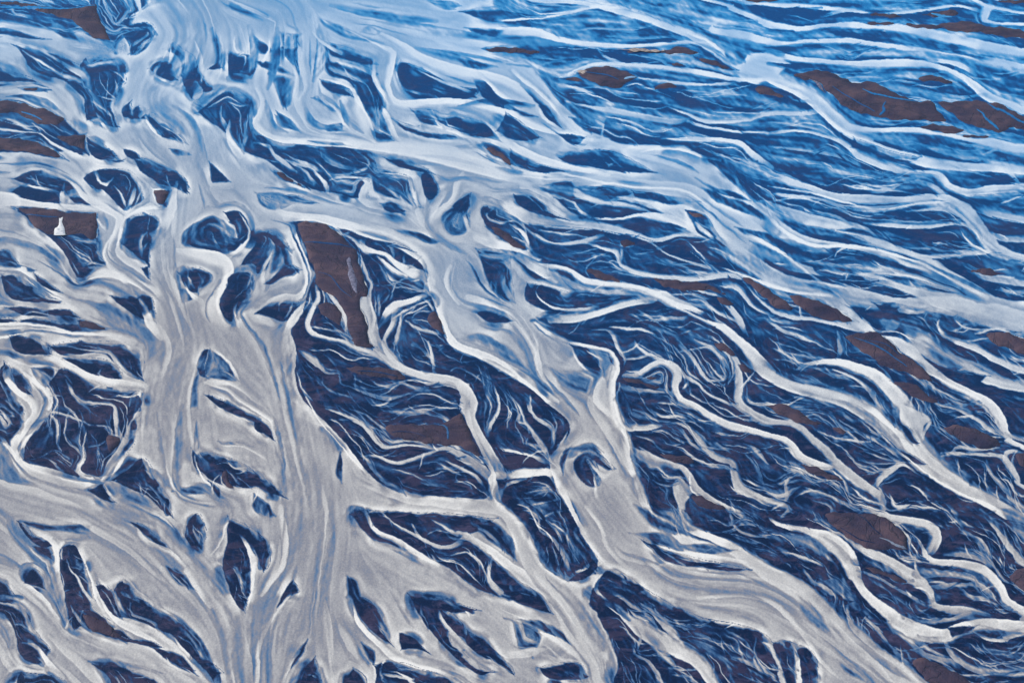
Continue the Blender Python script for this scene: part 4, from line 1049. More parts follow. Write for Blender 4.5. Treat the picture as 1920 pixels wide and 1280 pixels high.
BARS = []
for ln in BARTXT.splitlines():
    if ln.startswith('B '):
        lab, pts = ln[2:].split('|'); BARS.append([lab.strip(), [[float(q) for q in p.split()] for p in pts.split(',')], [], []])
    elif ln[:2] in ('K ', 'W '):
        BARS[-1][2].append((ln[0], [[float(q) for q in p.split()] for p in ln[2:].split(',')]))
    elif ln.startswith('L '):
        h, pts = ln[2:].split(':'); BARS[-1][3].append((float(h), [[float(q) for q in p.split()] for p in pts.split(',')]))

# ------------------------------------------------------------------ raster tools on a survey grid
def vnoise(X, Y, seed, octs=3, gain=.5):
    out = 0; amp = 1; tot = 0
    r = np.random.RandomState(seed)
    for o in range(octs):
        T = r.rand(256, 256).astype(np.float32)
        x = X * 2**o + 17.3*o; y = Y * 2**o + 5.1*o
        xi = np.floor(x).astype(np.int32); yi = np.floor(y).astype(np.int32)
        fx = (x - xi).astype(np.float32); fy = (y - yi).astype(np.float32)
        fx = fx*fx*(3-2*fx); fy = fy*fy*(3-2*fy)
        a = T[yi % 256, xi % 256]; b = T[yi % 256, (xi+1) % 256]
        c = T[(yi+1) % 256, xi % 256]; d = T[(yi+1) % 256, (xi+1) % 256]
        out = out + amp*((a*(1-fx)+b*fx)*(1-fy) + (c*(1-fx)+d*fx)*fy)
        tot += amp; amp *= gain
    return (out/tot).astype(np.float32)

def blur(A, s):
    """gaussian blur by three running means"""
    r = max(1, int(round(s * 0.98)))
    for _ in range(3):
        for ax in (0, 1):
            Pd = np.pad(A, [(r+1, r) if i == ax else (0, 0) for i in (0, 1)], mode='edge').astype(np.float64)
            Cs = np.cumsum(Pd, axis=ax)
            n = A.shape[ax]
            hi = np.take(Cs, np.arange(2*r+1, 2*r+1+n), axis=ax); lo = np.take(Cs, np.arange(0, n), axis=ax)
            A = ((hi - lo) / (2*r+1)).astype(np.float32)
    return A

def sstep(x):
    x = np.clip(x, 0, 1); return x*x*(3-2*x)

class Field:
    def __init__(F, x0, x1, y0, y1, st):
        F.x0, F.y0, F.st = x0, y0, st
        F.nx = int((x1-x0)/st)+1; F.ny = int((y1-y0)/st)+1
        F.X, F.Y = np.meshgrid(x0+np.arange(F.nx, dtype=np.float32)*st, y0+np.arange(F.ny, dtype=np.float32)*st)
        F.wx = F.X + 5.0*(vnoise(F.X/34, F.Y/26, 11, 3)-.5) + 2.6*(vnoise(F.X/8, F.Y/7, 12, 2)-.5)
        F.wy = F.Y + 4.0*(vnoise(F.X/34, F.Y/26, 13, 3)-.5) + 2.2*(vnoise(F.X/8, F.Y/7, 14, 2)-.5)
        F.A = np.full(F.X.shape, .10, np.float32)
        F.vn = vnoise(F.X/26, F.Y/20, 15, 3)
        F.c2 = np.zeros_like(F.A); F.s2 = np.zeros_like(F.A); F.w = np.zeros_like(F.A)
    def win(F, a, b, c, d):
        i0 = max(0, int((a-F.x0)/F.st)); i1 = min(F.nx, int((b-F.x0)/F.st)+2)
        j0 = max(0, int((c-F.y0)/F.st)); j1 = min(F.ny, int((d-F.y0)/F.st)+2)
        if i1 <= i0 or j1 <= j0: return None
        return slice(j0, j1), slice(i0, i1)
    def poly(F, P, v, soft):
        m = soft*1.2+8
        sl = F.win(P[:, 0].min()-m, P[:, 0].max()+m, P[:, 1].min()-m, P[:, 1].max()+m)
        if sl is None: return
        X, Y = F.wx[sl], F.wy[sl]
        d2 = np.full(X.shape, 1e12, np.float32); ins = np.zeros(X.shape, bool)
        vx = np.zeros(X.shape, np.float32); vy = np.zeros(X.shape, np.float32)
        n = len(P)
        for i in range(n):
            ax, ay = P[i]; bx, by = P[(i+1) % n]
            ex, ey = bx-ax, by-ay; L = ex*ex+ey*ey
            if L < 1e-9: continue
            dx = X-ax; dy = Y-ay
            t = np.clip((dx*ex+dy*ey)/L, 0, 1)
            qx = dx-ex*t; qy = dy-ey*t
            dd = qx*qx+qy*qy; u = dd < d2
            d2[u] = dd[u]; vx[u] = -qx[u]; vy[u] = -qy[u]
            if ay != by:
                c = (ay > Y) != (by > Y)
                ins ^= c & (X < ex*(Y-ay)/(by-ay)+ax)
        d = np.sqrt(d2); d[~ins] *= -1
        # the side facing down-right trails off in a milky haze, the other is cut sharp
        area = abs(np.sum(P[:, 0]*np.roll(P[:, 1], -1)-P[:, 1]*np.roll(P[:, 0], -1)))*.5
        size = math.sqrt(area)
        if v < .3 and size < 260:
            ln = np.sqrt(d2)+1e-3
            o_ = np.where(ins, (vx*.8-vy*.45)/ln, 0)
            xtra = np.clip(o_, 0, 1)**.7*min(16, .28*size)*(.2+1.3*sstep((F.vn[sl]-.3)/.35))
            xtra = np.minimum(xtra, 16)
        else: xtra = 0
        k = sstep((d + soft*.5)/(soft+xtra))
        F.A[sl] = F.A[sl]*(1-k)+v*k
    def stroke(F, Q, v, soft, side, flow=True, gain=1.0):
        wm = Q[:, 2].max(); hw = wm*1.15+5
        full = F.win(Q[:, 0].min()-hw, Q[:, 0].max()+hw, Q[:, 1].min()-hw, Q[:, 1].max()+hw)
        if full is None: return
        cum = np.concatenate([[0], np.cumsum(np.hypot(np.diff(Q[:, 0]), np.diff(Q[:, 1])))])
        tl = min(cum[-1]*.35, 8+1.3*wm)
        al_ = (.45+.55*sstep(cum/tl))*(.45+.55*sstep((cum[-1]-cum)/tl))
        if v > .9 and wm < 15: al_ = al_*.8
        al_ = al_*gain
        FX, FY = F.wx[full], F.wy[full]
        sh = FX.shape
        best = np.full(sh, 9., np.float32); bw = np.ones(sh, np.float32); bsd = np.zeros(sh, np.float32); bal = np.ones(sh, np.float32)
        bc = np.zeros(sh, np.float32); bs = np.zeros(sh, np.float32)
        j0, i0 = full[0].start, full[1].start
        for i in range(len(Q)-1):
            ax, ay, aw = Q[i]; bx, by, b_w = Q[i+1]
            h = max(aw, b_w)*1.1+5
            w_ = F.win(min(ax, bx)-h, max(ax, bx)+h, min(ay, by)-h, max(ay, by)+h)
            if w_ is None: continue
            sl = (slice(max(w_[0].start-j0, 0), w_[0].stop-j0), slice(max(w_[1].start-i0, 0), w_[1].stop-i0))
            X, Y = FX[sl], FY[sl]
            if X.size == 0: continue
            ex, ey = bx-ax, by-ay; L = ex*ex+ey*ey+1e-9
            dx = X-ax; dy = Y-ay
            tc = np.clip((dx*ex+dy*ey)/L, 0, 1)
            W_ = np.maximum((aw+(b_w-aw)*tc)*.5, .6)
            r = np.hypot(dx-ex*tc, dy-ey*tc)/W_
            u = r < best[sl]
            if not u.any(): continue
            l = math.sqrt(L); c, s = ex/l, ey/l
            best[sl][u] = r[u]; bw[sl][u] = W_[u]; bsd[sl][u] = ((dx*ey-dy*ex)/l/W_)[u]
            bal[sl][u] = (al_[i]+(al_[i+1]-al_[i])*tc)[u]
            bc[sl][u] = c*c-s*s; bs[sl][u] = 2*c*s
        # inner edge of the fall-off: crisp on one side, washed out on the other
        q = np.clip(bsd*side*2.5, -1, 1)*.5+.5
        e_sh = 1.4/bw + .10
        e_so = np.minimum(2.6/bw + .55 + soft*.8, 2.2)
        e = e_sh + (e_so-e_sh)*q
        k = sstep((1.0 + .30*e - best)/e)*bal*(1-.22*F.vn[full])
        # silt load falls off across the channel towards its washed out side
        off = np.clip(bsd*side, -1, 1)
        fall = .08 if v < .7 else (.26 if v < .9 else .10)
        body = v*(1-fall*np.clip(off, 0, 1)**1.5)+.07*np.clip(-off, 0, 1)**3
        A = F.A[full]
        F.A[full] = np.where(best < 8, A*(1-k)+body*k, A)
        if flow:
            g = np.where(best < 8, np.exp(-(best*.7)**2)*np.minimum(bw, 12)*.15, 0)
            F.c2[full] += g*bc; F.s2[full] += g*bs; F.w[full] += g
    def paint(F):
        for k, v, s, P, sd in OPS:
            if k == 'P': F.poly(P, v, s)
            else: F.stroke(P, v, s, sd)
    def flow(F):
        """direction of flow: from the channels, plus the edges of what is painted so far"""
        k = 1.5/F.st
        B = blur(F.A, 3*k)
        gy, gx = np.gradient(B)
        m = np.hypot(gx, gy)+1e-9
        tx, ty = -gy/m, gx/m
        g = np.clip(m*20*k, 0, 1.0)*.8
        c2 = F.c2 + g*(tx*tx-ty*ty); s2 = F.s2 + g*2*tx*ty; w = F.w+g
        C = 0; Sn = 0; Wt = 0
        for sg, wt in ((5, 1), (16, .25), (50, .04), (140, .006)):
            C = C+blur(c2, sg*k)*wt; Sn = Sn+blur(s2, sg*k)*wt
        th = .5*np.arctan2(Sn, C)
        F.ux = np.cos(th).astype(np.float32); F.uy = np.sin(th).astype(np.float32)
    def lic(F, T, L, n):
        """average T along the flow, +-L grid cells"""
        out = T.copy(); cnt = 1
        H = L/float(n)
        for sg in (1, -1):
            x = np.tile(np.arange(F.nx, dtype=np.float32), (F.ny, 1)); y = np.tile(np.arange(F.ny, dtype=np.float32)[:, None], (1, F.nx))
            px = F.ux*sg; py = F.uy*sg
            for i in range(n):
                x = np.clip(x+px*H, 0, F.nx-1.01); y = np.clip(y+py*H, 0, F.ny-1.01)
                xi = (x+.5).astype(np.int32); yi = (y+.5).astype(np.int32)
                np.clip(xi, 0, F.nx-1, out=xi); np.clip(yi, 0, F.ny-1, out=yi)
                nx_, ny_ = F.ux[yi, xi], F.uy[yi, xi]
                f = np.where(nx_*px+ny_*py < 0, -1, 1)
                px = nx_*f; py = ny_*f
                out += T[yi, xi]
            cnt += n
        return out/cnt
    def turned(F, T, L, n, deg):
        a = math.radians(deg); ux, uy = F.ux, F.uy
        F.ux = (ux*math.cos(a)-uy*math.sin(a)).astype(np.float32); F.uy = (ux*math.sin(a)+uy*math.cos(a)).astype(np.float32)
        o = F.lic(T, L, n); F.ux, F.uy = ux, uy
        return o
    def rills(F, count, seed, xr, yr):
        """fine braids between the surveyed channels, following the flow"""
        rs = np.random.RandomState(seed)
        A0 = F.A.copy(); mn = vnoise(F.X/46, F.Y/34, 81, 2); occ = {}
        for _ in range(count):
            x = rs.uniform(*xr); y = rs.uniform(*yr)
            j = int((y-F.y0)/F.st); i = int((x-F.x0)/F.st)
            if not (2 < i < F.nx-3 and 2 < j < F.ny-3): continue
            if A0[j, i] > .42: continue
            key = (int(x/13), int(y/9)); occ[key] = occ.get(key, 0)+1
            if occ[key] > 3: continue
            near = .45+.55*min(1, max(0, (y+50)/900))
            Ln = rs.uniform(40, 170); stp = 5.0
            w = rs.choice([1.6, 2.3, 3.4, 6.0], p=[.40, .32, .20, .08])*(.75+.4*near)
            v = rs.choice([rs.uniform(.22, .5), rs.uniform(.5, .8)], p=[.68, .32])
            fam = 1 if rs.rand() < .5 else -1
            px, py = F.ux[j, i], F.uy[j, i]
            if px < 0: px, py = -px, -py
            ph = rs.uniform(0, 6.3); fr = rs.uniform(.05, .13); am = rs.uniform(.05, .30)*near
            Q = []; s_ = 0
            while s_ < Ln:
                i = int((x-F.x0)/F.st); j = int((y-F.y0)/F.st)
                if not (1 < i < F.nx-2 and 1 < j < F.ny-2): break
                u, q = F.ux[j, i], F.uy[j, i]
                if u*px+q*py < 0: u, q = -u, -q
                px, py = u, q
                a = am*math.sin(ph+fr*s_)+(2.2*(mn[j, i]-.5)+fam*.22)*near
                c, s = math.cos(a), math.sin(a)
                dx, dy = u*c-q*s, u*s+q*c
                t = s_/Ln
                Q.append((x, y, w*(.35+.9*math.sin(math.pi*min(1, t*1.05))**.7)))
                x += dx*stp; y += dy*stp; s_ += stp
                if A0[j, i] > .6: break
            if len(Q) < 4: continue
            F.stroke(np.array(Q), v, .5, 1 if rs.rand() < .5 else -1, False)
    def strands(F, count, seed, xr, yr):
        """broad overlapping currents inside the wide milky channels"""
        rs = np.random.RandomState(seed); A0 = blur(F.A, 8/F.st)
        n = 0
        for _ in range(count*12):
            if n >= count: break
            x = rs.uniform(*xr); y = rs.uniform(*yr)
            j = int((y-F.y0)/F.st); i = int((x-F.x0)/F.st)
            if not (2 < i < F.nx-3 and 2 < j < F.ny-3) or A0[j, i] < .60: continue
            near = .45+.55*min(1, max(0, (y+50)/900))
            Ln = rs.uniform(70, 260)*near; w = rs.uniform(4, 18)*near; v = rs.choice([.56, .60, .63, .80, .87]) if y > 820 else rs.choice([.44, .50, .56, .80, .88])
            px, py = F.ux[j, i], F.uy[j, i]
            if px+py < 0: px, py = -px, -py
            Q = []; s_ = 0; tilt = rs.uniform(-.10, .10)
            while s_ < Ln:
                i = int((x-F.x0)/F.st); j = int((y-F.y0)/F.st)
                if not (1 < i < F.nx-2 and 1 < j < F.ny-2) or A0[j, i] < .50: break
                u, q = F.ux[j, i], F.uy[j, i]
                if u*px+q*py < 0: u, q = -u, -q
                px, py = u, q
                t = s_/Ln
                Q.append((x, y, w*(.3+math.sin(math.pi*t)**.7)))
                x += (u-q*tilt)*6; y += (q+u*tilt)*6; s_ += 6
            if len(Q) < 6: continue
            n += 1
            F.stroke(np.array(Q), v, 1.0, 1 if rs.rand() < .5 else -1, False, .6)
    def fingers(F, count, seed, xr, yr):
        """tributary fingers that reach from the edge of the milk up into the dark flats"""
        rs = np.random.RandomState(seed); A0 = F.A.copy(); n = 0
        B = blur(A0, 4/F.st); gy, gx = np.gradient(B)
        js, is_ = np.where((A0 > .5) & (A0 < .68) & (np.hypot(gx, gy) > .012*F.st))
        pick = rs.permutation(len(js))[:count]
        for q_ in pick:
            j, i = js[q_], is_[q_]
            u, q = F.ux[j, i], F.uy[j, i]
            if u*.5+q < 0: u, q = -u, -q
            u, q = -u, -q                       # upstream
            g = np.hypot(gx[j, i], gy[j, i])+1e-9
            ox, oy = -gx[j, i]/g, -gy[j, i]/g   # towards the dark
            near = .45+.55*min(1, max(0, (F.Y[j, i]+50)/900))
            if F.Y[j, i] < 330 and F.X[j, i] > 850: continue
            k = rs.uniform(.35, 1.0)
            dx, dy = u+ox*k, (q+oy*k)
            l = math.hypot(dx, dy); dx /= l; dy /= l
            x, y = F.X[j, i]-dx*5, F.Y[j, i]-dy*5
            Ln = rs.uniform(14, 46)*(.5+.5*near); w = rs.uniform(2.5, 7)*(.55+.45*near)
            bend = rs.uniform(-.13, .13); a = math.atan2(dy, dx); Q = []; s_ = 0
            while s_ < Ln:
                t = s_/Ln
                Q.append((x, y, w*(1-t)**.8+1.1))
                x += math.cos(a)*4; y += math.sin(a)*4*(.6+.4*near); a += bend+rs.uniform(-.10, .10); s_ += 4
            Q = np.array(Q[::-1])
            ii = int((Q[0, 0]-F.x0)/F.st); jj = int((Q[0, 1]-F.y0)/F.st)
            if not (0 < ii < F.nx and 0 < jj < F.ny) or A0[jj, ii] > .4: continue
            F.stroke(Q, rs.uniform(.55, .92), .5, 1 if rs.rand() < .5 else -1, False)

def build_field(x0, x1, y0, y1, st, fine):
    F = Field(x0, x1, y0, y1, st)
    F.paint()
    for lab, P, K, Lc in BARS:                      # wet rim of sand round each bar
        P_ = catmull(P, True, 6)
        F.poly(P_, .13, 5)
    F.flow()
    if fine:
        F.strands(420, 8, (x0, x1), (y0, y1))
        F.rills(N_RILLS, 5, (x0, x1), (y0, y1)); 
        F.fingers(480, 6, (x0, x1), (y0, y1))
    A = F.A
    rs = np.random.RandomState(9)
    n1 = rs.rand(F.ny, F.nx).astype(np.float32)
    k = 1.5/st
    n1 = blur(n1, 1)*1.0; n1 = (n1-n1.mean())/n1.std()
    L1 = F.lic(n1, 26*k, 26); L1 /= L1.std()
    n2 = blur(rs.rand(F.ny, F.nx).astype(np.float32), 3.2*k+.5); n2 = (n2-n2.mean())/n2.std()
    L2 = F.lic(n2, 60*k, 30); L2 /= L2.std()
    n3 = vnoise(F.X/60, F.Y/45, 33, 4)-.5
    n4 = blur(rs.rand(F.ny, F.nx).astype(np.float32), .8); n4 = (n4-n4.mean())/n4.std()
    L4 = F.turned(n4, 8*k, 8, 32); L4 /= L4.std()
    n5 = vnoise(F.X/16, F.Y/11, 37, 4); n5 = F.lic(n5, 10*k, 8); n5 = (n5-n5.mean())/n5.std()
    L6 = F.lic(vnoise(F.X/70, F.Y/55, 39, 3)-.5, 40*k, 14)
    # the silt itself drawn out along the flow
    Al = F.lic(A, 10*k, 6)
    A = .72*A+.28*Al
    near = np.clip((F.Y+60)/700, 0, 1)
    far = 1-near
    # the film of milky water thins out towards the bars on their lee side
    D = sstep((.36-A)/.18)
    def plume(dx, dy, sg, seed):
        sh = np.roll(np.roll(D, int(round(dy/st)), 0), int(round(dx/st)), 1)
        m = sstep((vnoise(F.X/75, F.Y/60, seed, 3)-.42)/.22)
        return blur(sh, sg/st)*m
    H = np.maximum(np.maximum(plume(-9, -8, 9, 61), plume(10, -3, 9, 62)), np.maximum(plume(5, 9, 8, 63), .8*plume(-4, 2, 20, 64)))
    bright = sstep((A-.78)/.14)
    wide = sstep((blur(A, 22/st)-.36)/.22)
    A = A*(1-np.clip(H*(1.0+.35*far), 0, .66)*wide*(1-.75*bright)*(1+.25*(L6*4)))
    near = np.clip((F.Y+60)/700, 0, 1)
    far = 1-near
    mid = np.exp(-((A-.38)/.19)**2)
    dark = 1-sstep((A-.12)/.30)
    # cream coloured levees along the banks, greyer water mid-channel
    Bk = blur(A, 9/st); Bw = blur(A, 34/st)
    rim = sstep((A-.56)/.10)*sstep((.69-Bk)/.13)*sstep((Bw-.28)/.2)
    m1 = sstep((vnoise(F.X/60, F.Y/50, 91, 3)-.36)/.25)
    A = A + .17*rim*m1 - .055*sstep((Bk-.66)/.06)*sstep((Bw-.60)/.10)
    gn = blur(rs.rand(F.ny, F.nx).astype(np.float32), .55); gn = (gn-gn.mean())/gn.std()
    gn = F.lic(gn, 2.5*k, 2); gn /= gn.std()
    gran = gn*.007*sstep((A-.5)/.15)*(.35+.9*sstep((vnoise(F.X/90, F.Y/110, 95, 3)-.4)/.2))*(.45+.55*near)
    A = A + mid*((.10+.06*far)*L2 + .060*L1 + .045*L4 + .05*n5 + .12*n3) + .008*L1 + .007*L2 + .075*(L6) + gran 
    A = A + dark*(.060*np.clip(n5-.1, 0, 3) + .035*np.clip(L2, 0, 3) + .02*np.clip(L4, -1, 3) + .03*L1)
    # crisper edges by unsharp masking: paler rims, darker outlines
    A = A + .62*(A-blur(A, 1.5*k)) + .30*(A-blur(A, 7*k)) + .22*(A-blur(A, 34*k))
    A = np.where(A > .80, .80+(A-.80)*.6, A)
    print('silt', A.min(), A.max(), np.percentile(A, [5, 25, 50, 75, 95, 99]))
    F.A = np.clip(A, 0, 1.15)
    F.L2 = L2; F.L1 = L1
    return F

# ------------------------------------------------------------------ materials
def new_mat(name):
    m = bpy.data.materials.new(name); m.use_nodes = True
    nt = m.node_tree; nt.nodes.clear()
    o = nt.nodes.new('ShaderNodeOutputMaterial'); b = nt.nodes.new('ShaderNodeBsdfPrincipled')
    nt.links.new(b.outputs[0], o.inputs[0])
    return m, nt, b
def nd(nt, t, **kw):
    n = nt.nodes.new(t)
    for k, v in kw.items():
        if k in n.inputs: n.inputs[k].default_value = v
        else: setattr(n, k, v)
    return n
def ramp(nt, stops, interp='LINEAR'):
    r = nt.nodes.new('ShaderNodeValToRGB'); r.color_ramp.interpolation = interp
    e = r.color_ramp.elements
    while len(e) < len(stops): e.new(.5)
    for q, (p, c) in zip(e, stops): q.position = p; q.color = (*c, 1)
    return r
def mixc(nt, a, b, f, mode='MIX'):
    m = nt.nodes.new('ShaderNodeMix'); m.data_type = 'RGBA'; m.blend_type = mode
    for s, v in ((m.inputs[6], a), (m.inputs[7], b), (m.inputs[0], f)):
        if hasattr(v, 'links') or hasattr(v, 'is_linked'): nt.links.new(v, s)
        else: s.default_value = v if isinstance(v, (int, float)) else (*v, 1)
    return m.outputs[2]
def mth(nt, op, a, b=0.0, clamp=False):
    m = nt.nodes.new('ShaderNodeMath'); m.operation = op; m.use_clamp = clamp
    for s, v in ((m.inputs[0], a), (m.inputs[1], b)):
        if hasattr(v, 'is_linked'): nt.links.new(v, s)
        else: s.default_value = v
    return m.outputs[0]

def silt_material(name, water):
    m, nt, b = new_mat(name)
    at = nd(nt, 'ShaderNodeAttribute', attribute_name='silt')
    ac = nd(nt, 'ShaderNodeAttribute', attribute_name='clear')  # clear water cover, and distance haze painted as colour
    geo = nd(nt, 'ShaderNodeNewGeometry')
    mp = nd(nt, 'ShaderNodeMapping'); mp.inputs['Scale'].default_value = (.55, 1.1, 1); mp.inputs['Rotation'].default_value = (0, 0, math.radians(38))
    nt.links.new(geo.outputs[0], mp.inputs[0])
    big = nd(nt, 'ShaderNodeTexNoise', Scale=.045, Detail=9.0, Roughness=.72, Distortion=1.2)
    nt.links.new(mp.outputs[0], big.inputs['Vector'])
    fin = nd(nt, 'ShaderNodeTexNoise', Scale=.9, Detail=3.0, Roughness=.85)
    nt.links.new(geo.outputs[0], fin.inputs['Vector'])
    s = mth(nt, 'ADD', at.outputs['Fac'], mth(nt, 'MULTIPLY', mth(nt, 'SUBTRACT', fin.outputs[0], .5), GRAIN))
    warm = ramp(nt, RAMP_NEAR); cool = ramp(nt, RAMP_FAR_HAZED)
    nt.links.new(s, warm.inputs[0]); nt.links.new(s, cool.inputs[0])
    col = mixc(nt, warm.outputs[0], cool.outputs[0], ac.outputs['Fac'])  # far ramp holds painted haze and sky reflection besides clear water
    # bare sand showing between the films of water
    pn = ramp(nt, [(.50, (0, 0, 0)), (.60, (1, 1, 1))])
    nt.links.new(big.outputs[0], pn.inputs[0])
    dk = ramp(nt, [(.10, (1, 1, 1)), (.34, (0, 0, 0))])
    nt.links.new(s, dk.inputs[0])
    f = mth(nt, 'MULTIPLY', mth(nt, 'MULTIPLY', pn.outputs[0], dk.outputs[0]), mth(nt, 'SUBTRACT', 1.0, mth(nt, 'MULTIPLY', ac.outputs['Fac'], .95), True))
    col = mixc(nt, col, SAND_WET, mth(nt, 'MULTIPLY', f, .75))
    sp = nd(nt, 'ShaderNodeTexNoise', Scale=.13, Detail=7.0, Roughness=.75, Distortion=.8)
    nt.links.new(mp.outputs[0], sp.inputs['Vector'])
    sr = ramp(nt, [(.52, (0, 0, 0)), (.70, (1, 1, 1))]); nt.links.new(sp.outputs[0], sr.inputs[0])
    f2 = mth(nt, 'MULTIPLY', mth(nt, 'MULTIPLY', sr.outputs[0], dk.outputs[0]), mth(nt, 'SUBTRACT', 1.0, mth(nt, 'MULTIPLY', ac.outputs['Fac'], .9), True))
    col = mixc(nt, col, (.130, .105, .185), mth(nt, 'MULTIPLY', f2, .55))
    nt.links.new(col, b.inputs['Base Color'])
    b.inputs['Roughness'].default_value = .42
    b.inputs['Specular IOR Level'].default_value = .10
    bp = nd(nt, 'ShaderNodeBump', Strength=.35, Distance=1.0)
    rip = nd(nt, 'ShaderNodeTexNoise', Scale=.35, Detail=4.0, Roughness=.65)
    nt.links.new(geo.outputs[0], rip.inputs['Vector'])
    nt.links.new(mth(nt, 'ADD', mth(nt, 'MULTIPLY', rip.outputs[0], 1.0), mth(nt, 'MULTIPLY', at.outputs['Fac'], 1.3)), bp.inputs['Height'])
    nt.links.new(bp.outputs[0], b.inputs['Normal'])
    return m

GRAIN = .30
SAND_WET = (.050, .036, .072)
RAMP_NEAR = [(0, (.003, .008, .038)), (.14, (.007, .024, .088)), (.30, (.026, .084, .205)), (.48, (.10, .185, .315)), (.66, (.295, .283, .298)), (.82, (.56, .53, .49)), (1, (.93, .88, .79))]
RAMP_FAR_HAZED = [(0, (.003, .055, .20)), (.14, (.005, .115, .34)), (.30, (.014, .21, .50)), (.48, (.055, .32, .62)), (.66, (.20, .42, .66)), (.82, (.44, .62, .80)), (1, (.80, .88, .92))]  # blue of the far shallows with haze and sky reflection painted in
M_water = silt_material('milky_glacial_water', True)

def sand_material():
    m, nt, b = new_mat('dry_black_sand')
    geo = nd(nt, 'ShaderNodeNewGeometry')
    mp = nd(nt, 'ShaderNodeMapping'); mp.inputs['Scale'].default_value = (.6, 1, 1); mp.inputs['Rotation'].default_value = (0, 0, math.radians(-28))
    nt.links.new(geo.outputs[0], mp.inputs[0])
    n = nd(nt, 'ShaderNodeTexNoise', Scale=.06, Detail=9.0, Roughness=.66, Distortion=.6); nt.links.new(mp.outputs[0], n.inputs['Vector'])
    c = ramp(nt, [(.32, (.028, .020, .048)), (.5, (.062, .038, .058)), (.66, (.115, .066, .076))])
    nt.links.new(n.outputs[0], c.inputs[0])
    w = nd(nt, 'ShaderNodeTexNoise', Scale=.030, Detail=5.0, Roughness=.55, Distortion=1.5); nt.links.new(mp.outputs[0], w.inputs['Vector'])
    ab = mth(nt, 'ABSOLUTE', mth(nt, 'SUBTRACT', mth(nt, 'FRACT', mth(nt, 'MULTIPLY', w.outputs[0], 6.0)), .5))
    v = ramp(nt, [(.0, (1, 1, 1)), (.07, (.25, .25, .25)), (.16, (0, 0, 0))]); nt.links.new(ab, v.inputs[0])
    g = nd(nt, 'ShaderNodeTexNoise', Scale=.9, Detail=4.0); nt.links.new(geo.outputs[0], g.inputs['Vector'])
    col = mixc(nt, c.outputs[0], (.022, .018, .034), mth(nt, 'MULTIPLY', v.outputs[0], .55))
    nt.links.new(col, b.inputs['Base Color']); b.inputs['Roughness'].default_value = .8
    b.inputs['Specular IOR Level'].default_value = .2
    bp = nd(nt, 'ShaderNodeBump', Strength=.6, Distance=1.2)
    nt.links.new(mth(nt, 'ADD', n.outputs[0], mth(nt, 'ADD', mth(nt, 'MULTIPLY', v.outputs[0], -.5), mth(nt, 'MULTIPLY', g.outputs[0], .6))), bp.inputs['Height'])
    nt.links.new(bp.outputs[0], b.inputs['Normal'])
    return m
M_sand = sand_material()
m, nt, b = new_mat('pale_dry_silt')
n_ = nd(nt, 'ShaderNodeTexNoise', Scale=.4, Detail=5.0); r_ = ramp(nt, [(.35, (.20, .15, .13)), (.6, (.50, .40, .33))])
g_ = nd(nt, 'ShaderNodeNewGeometry'); nt.links.new(g_.outputs[0], n_.inputs['Vector']); nt.links.new(n_.outputs[0], r_.inputs[0]); nt.links.new(r_.outputs[0], b.inputs['Base Color']); b.inputs['Roughness'].default_value = .8
M_crust = m
m, nt, b = new_mat('lilac_silt')
n_ = nd(nt, 'ShaderNodeTexNoise', Scale=.5, Detail=6.0); r_ = ramp(nt, [(.35, (.07, .06, .10)), (.65, (.22, .21, .29))])
g_ = nd(nt, 'ShaderNodeNewGeometry'); nt.links.new(g_.outputs[0], n_.inputs['Vector']); nt.links.new(n_.outputs[0], r_.inputs[0]); nt.links.new(r_.outputs[0], b.inputs['Base Color']); b.inputs['Roughness'].default_value = .8
M_silt = m
m, nt, b = new_mat('white_silt')
n_ = nd(nt, 'ShaderNodeTexNoise', Scale=.4, Detail=5.0); r_ = ramp(nt, [(.3, (.45, .47, .50)), (.55, (.82, .81, .78))])
g_ = nd(nt, 'ShaderNodeNewGeometry'); nt.links.new(g_.outputs[0], n_.inputs['Vector']); nt.links.new(n_.outputs[0], r_.inputs[0]); nt.links.new(r_.outputs[0], b.inputs['Base Color']); b.inputs['Roughness'].default_value = .8
M_white = m

# ------------------------------------------------------------------ meshes
def link(o, kind=None, **props):
    S.collection.objects.link(o)
    if kind: o['kind'] = kind
    for k, v in props.items(): o[k] = v
    return o

def sheet(name, verts, quads, silt, clear, mat, kind='structure'):
    used = np.zeros(len(verts), bool); used[quads.ravel()] = True
    idx = np.cumsum(used)-1
    V = verts[used].astype(np.float32); Q = idx[quads].astype(np.int32)
    me = bpy.data.meshes.new(name)
    me.vertices.add(len(V)); me.vertices.foreach_set('co', V.ravel())
    me.loops.add(len(Q)*4); me.loops.foreach_set('vertex_index', Q.ravel())
    me.polygons.add(len(Q)); me.polygons.foreach_set('loop_start', np.arange(len(Q), dtype=np.int32)*4)
    me.polygons.foreach_set('loop_total', np.full(len(Q), 4, np.int32))
    for nm, A in (('silt', silt), ('clear', clear)):
        a = me.attributes.new(nm, 'FLOAT', 'POINT'); a.data.foreach_set('value', A[used].astype(np.float32))
    me.update(calc_edges=True)
    me.polygons.foreach_set('use_smooth', np.ones(len(Q), bool))
    me.materials.append(mat)
    return link(bpy.data.objects.new(name, me), kind)

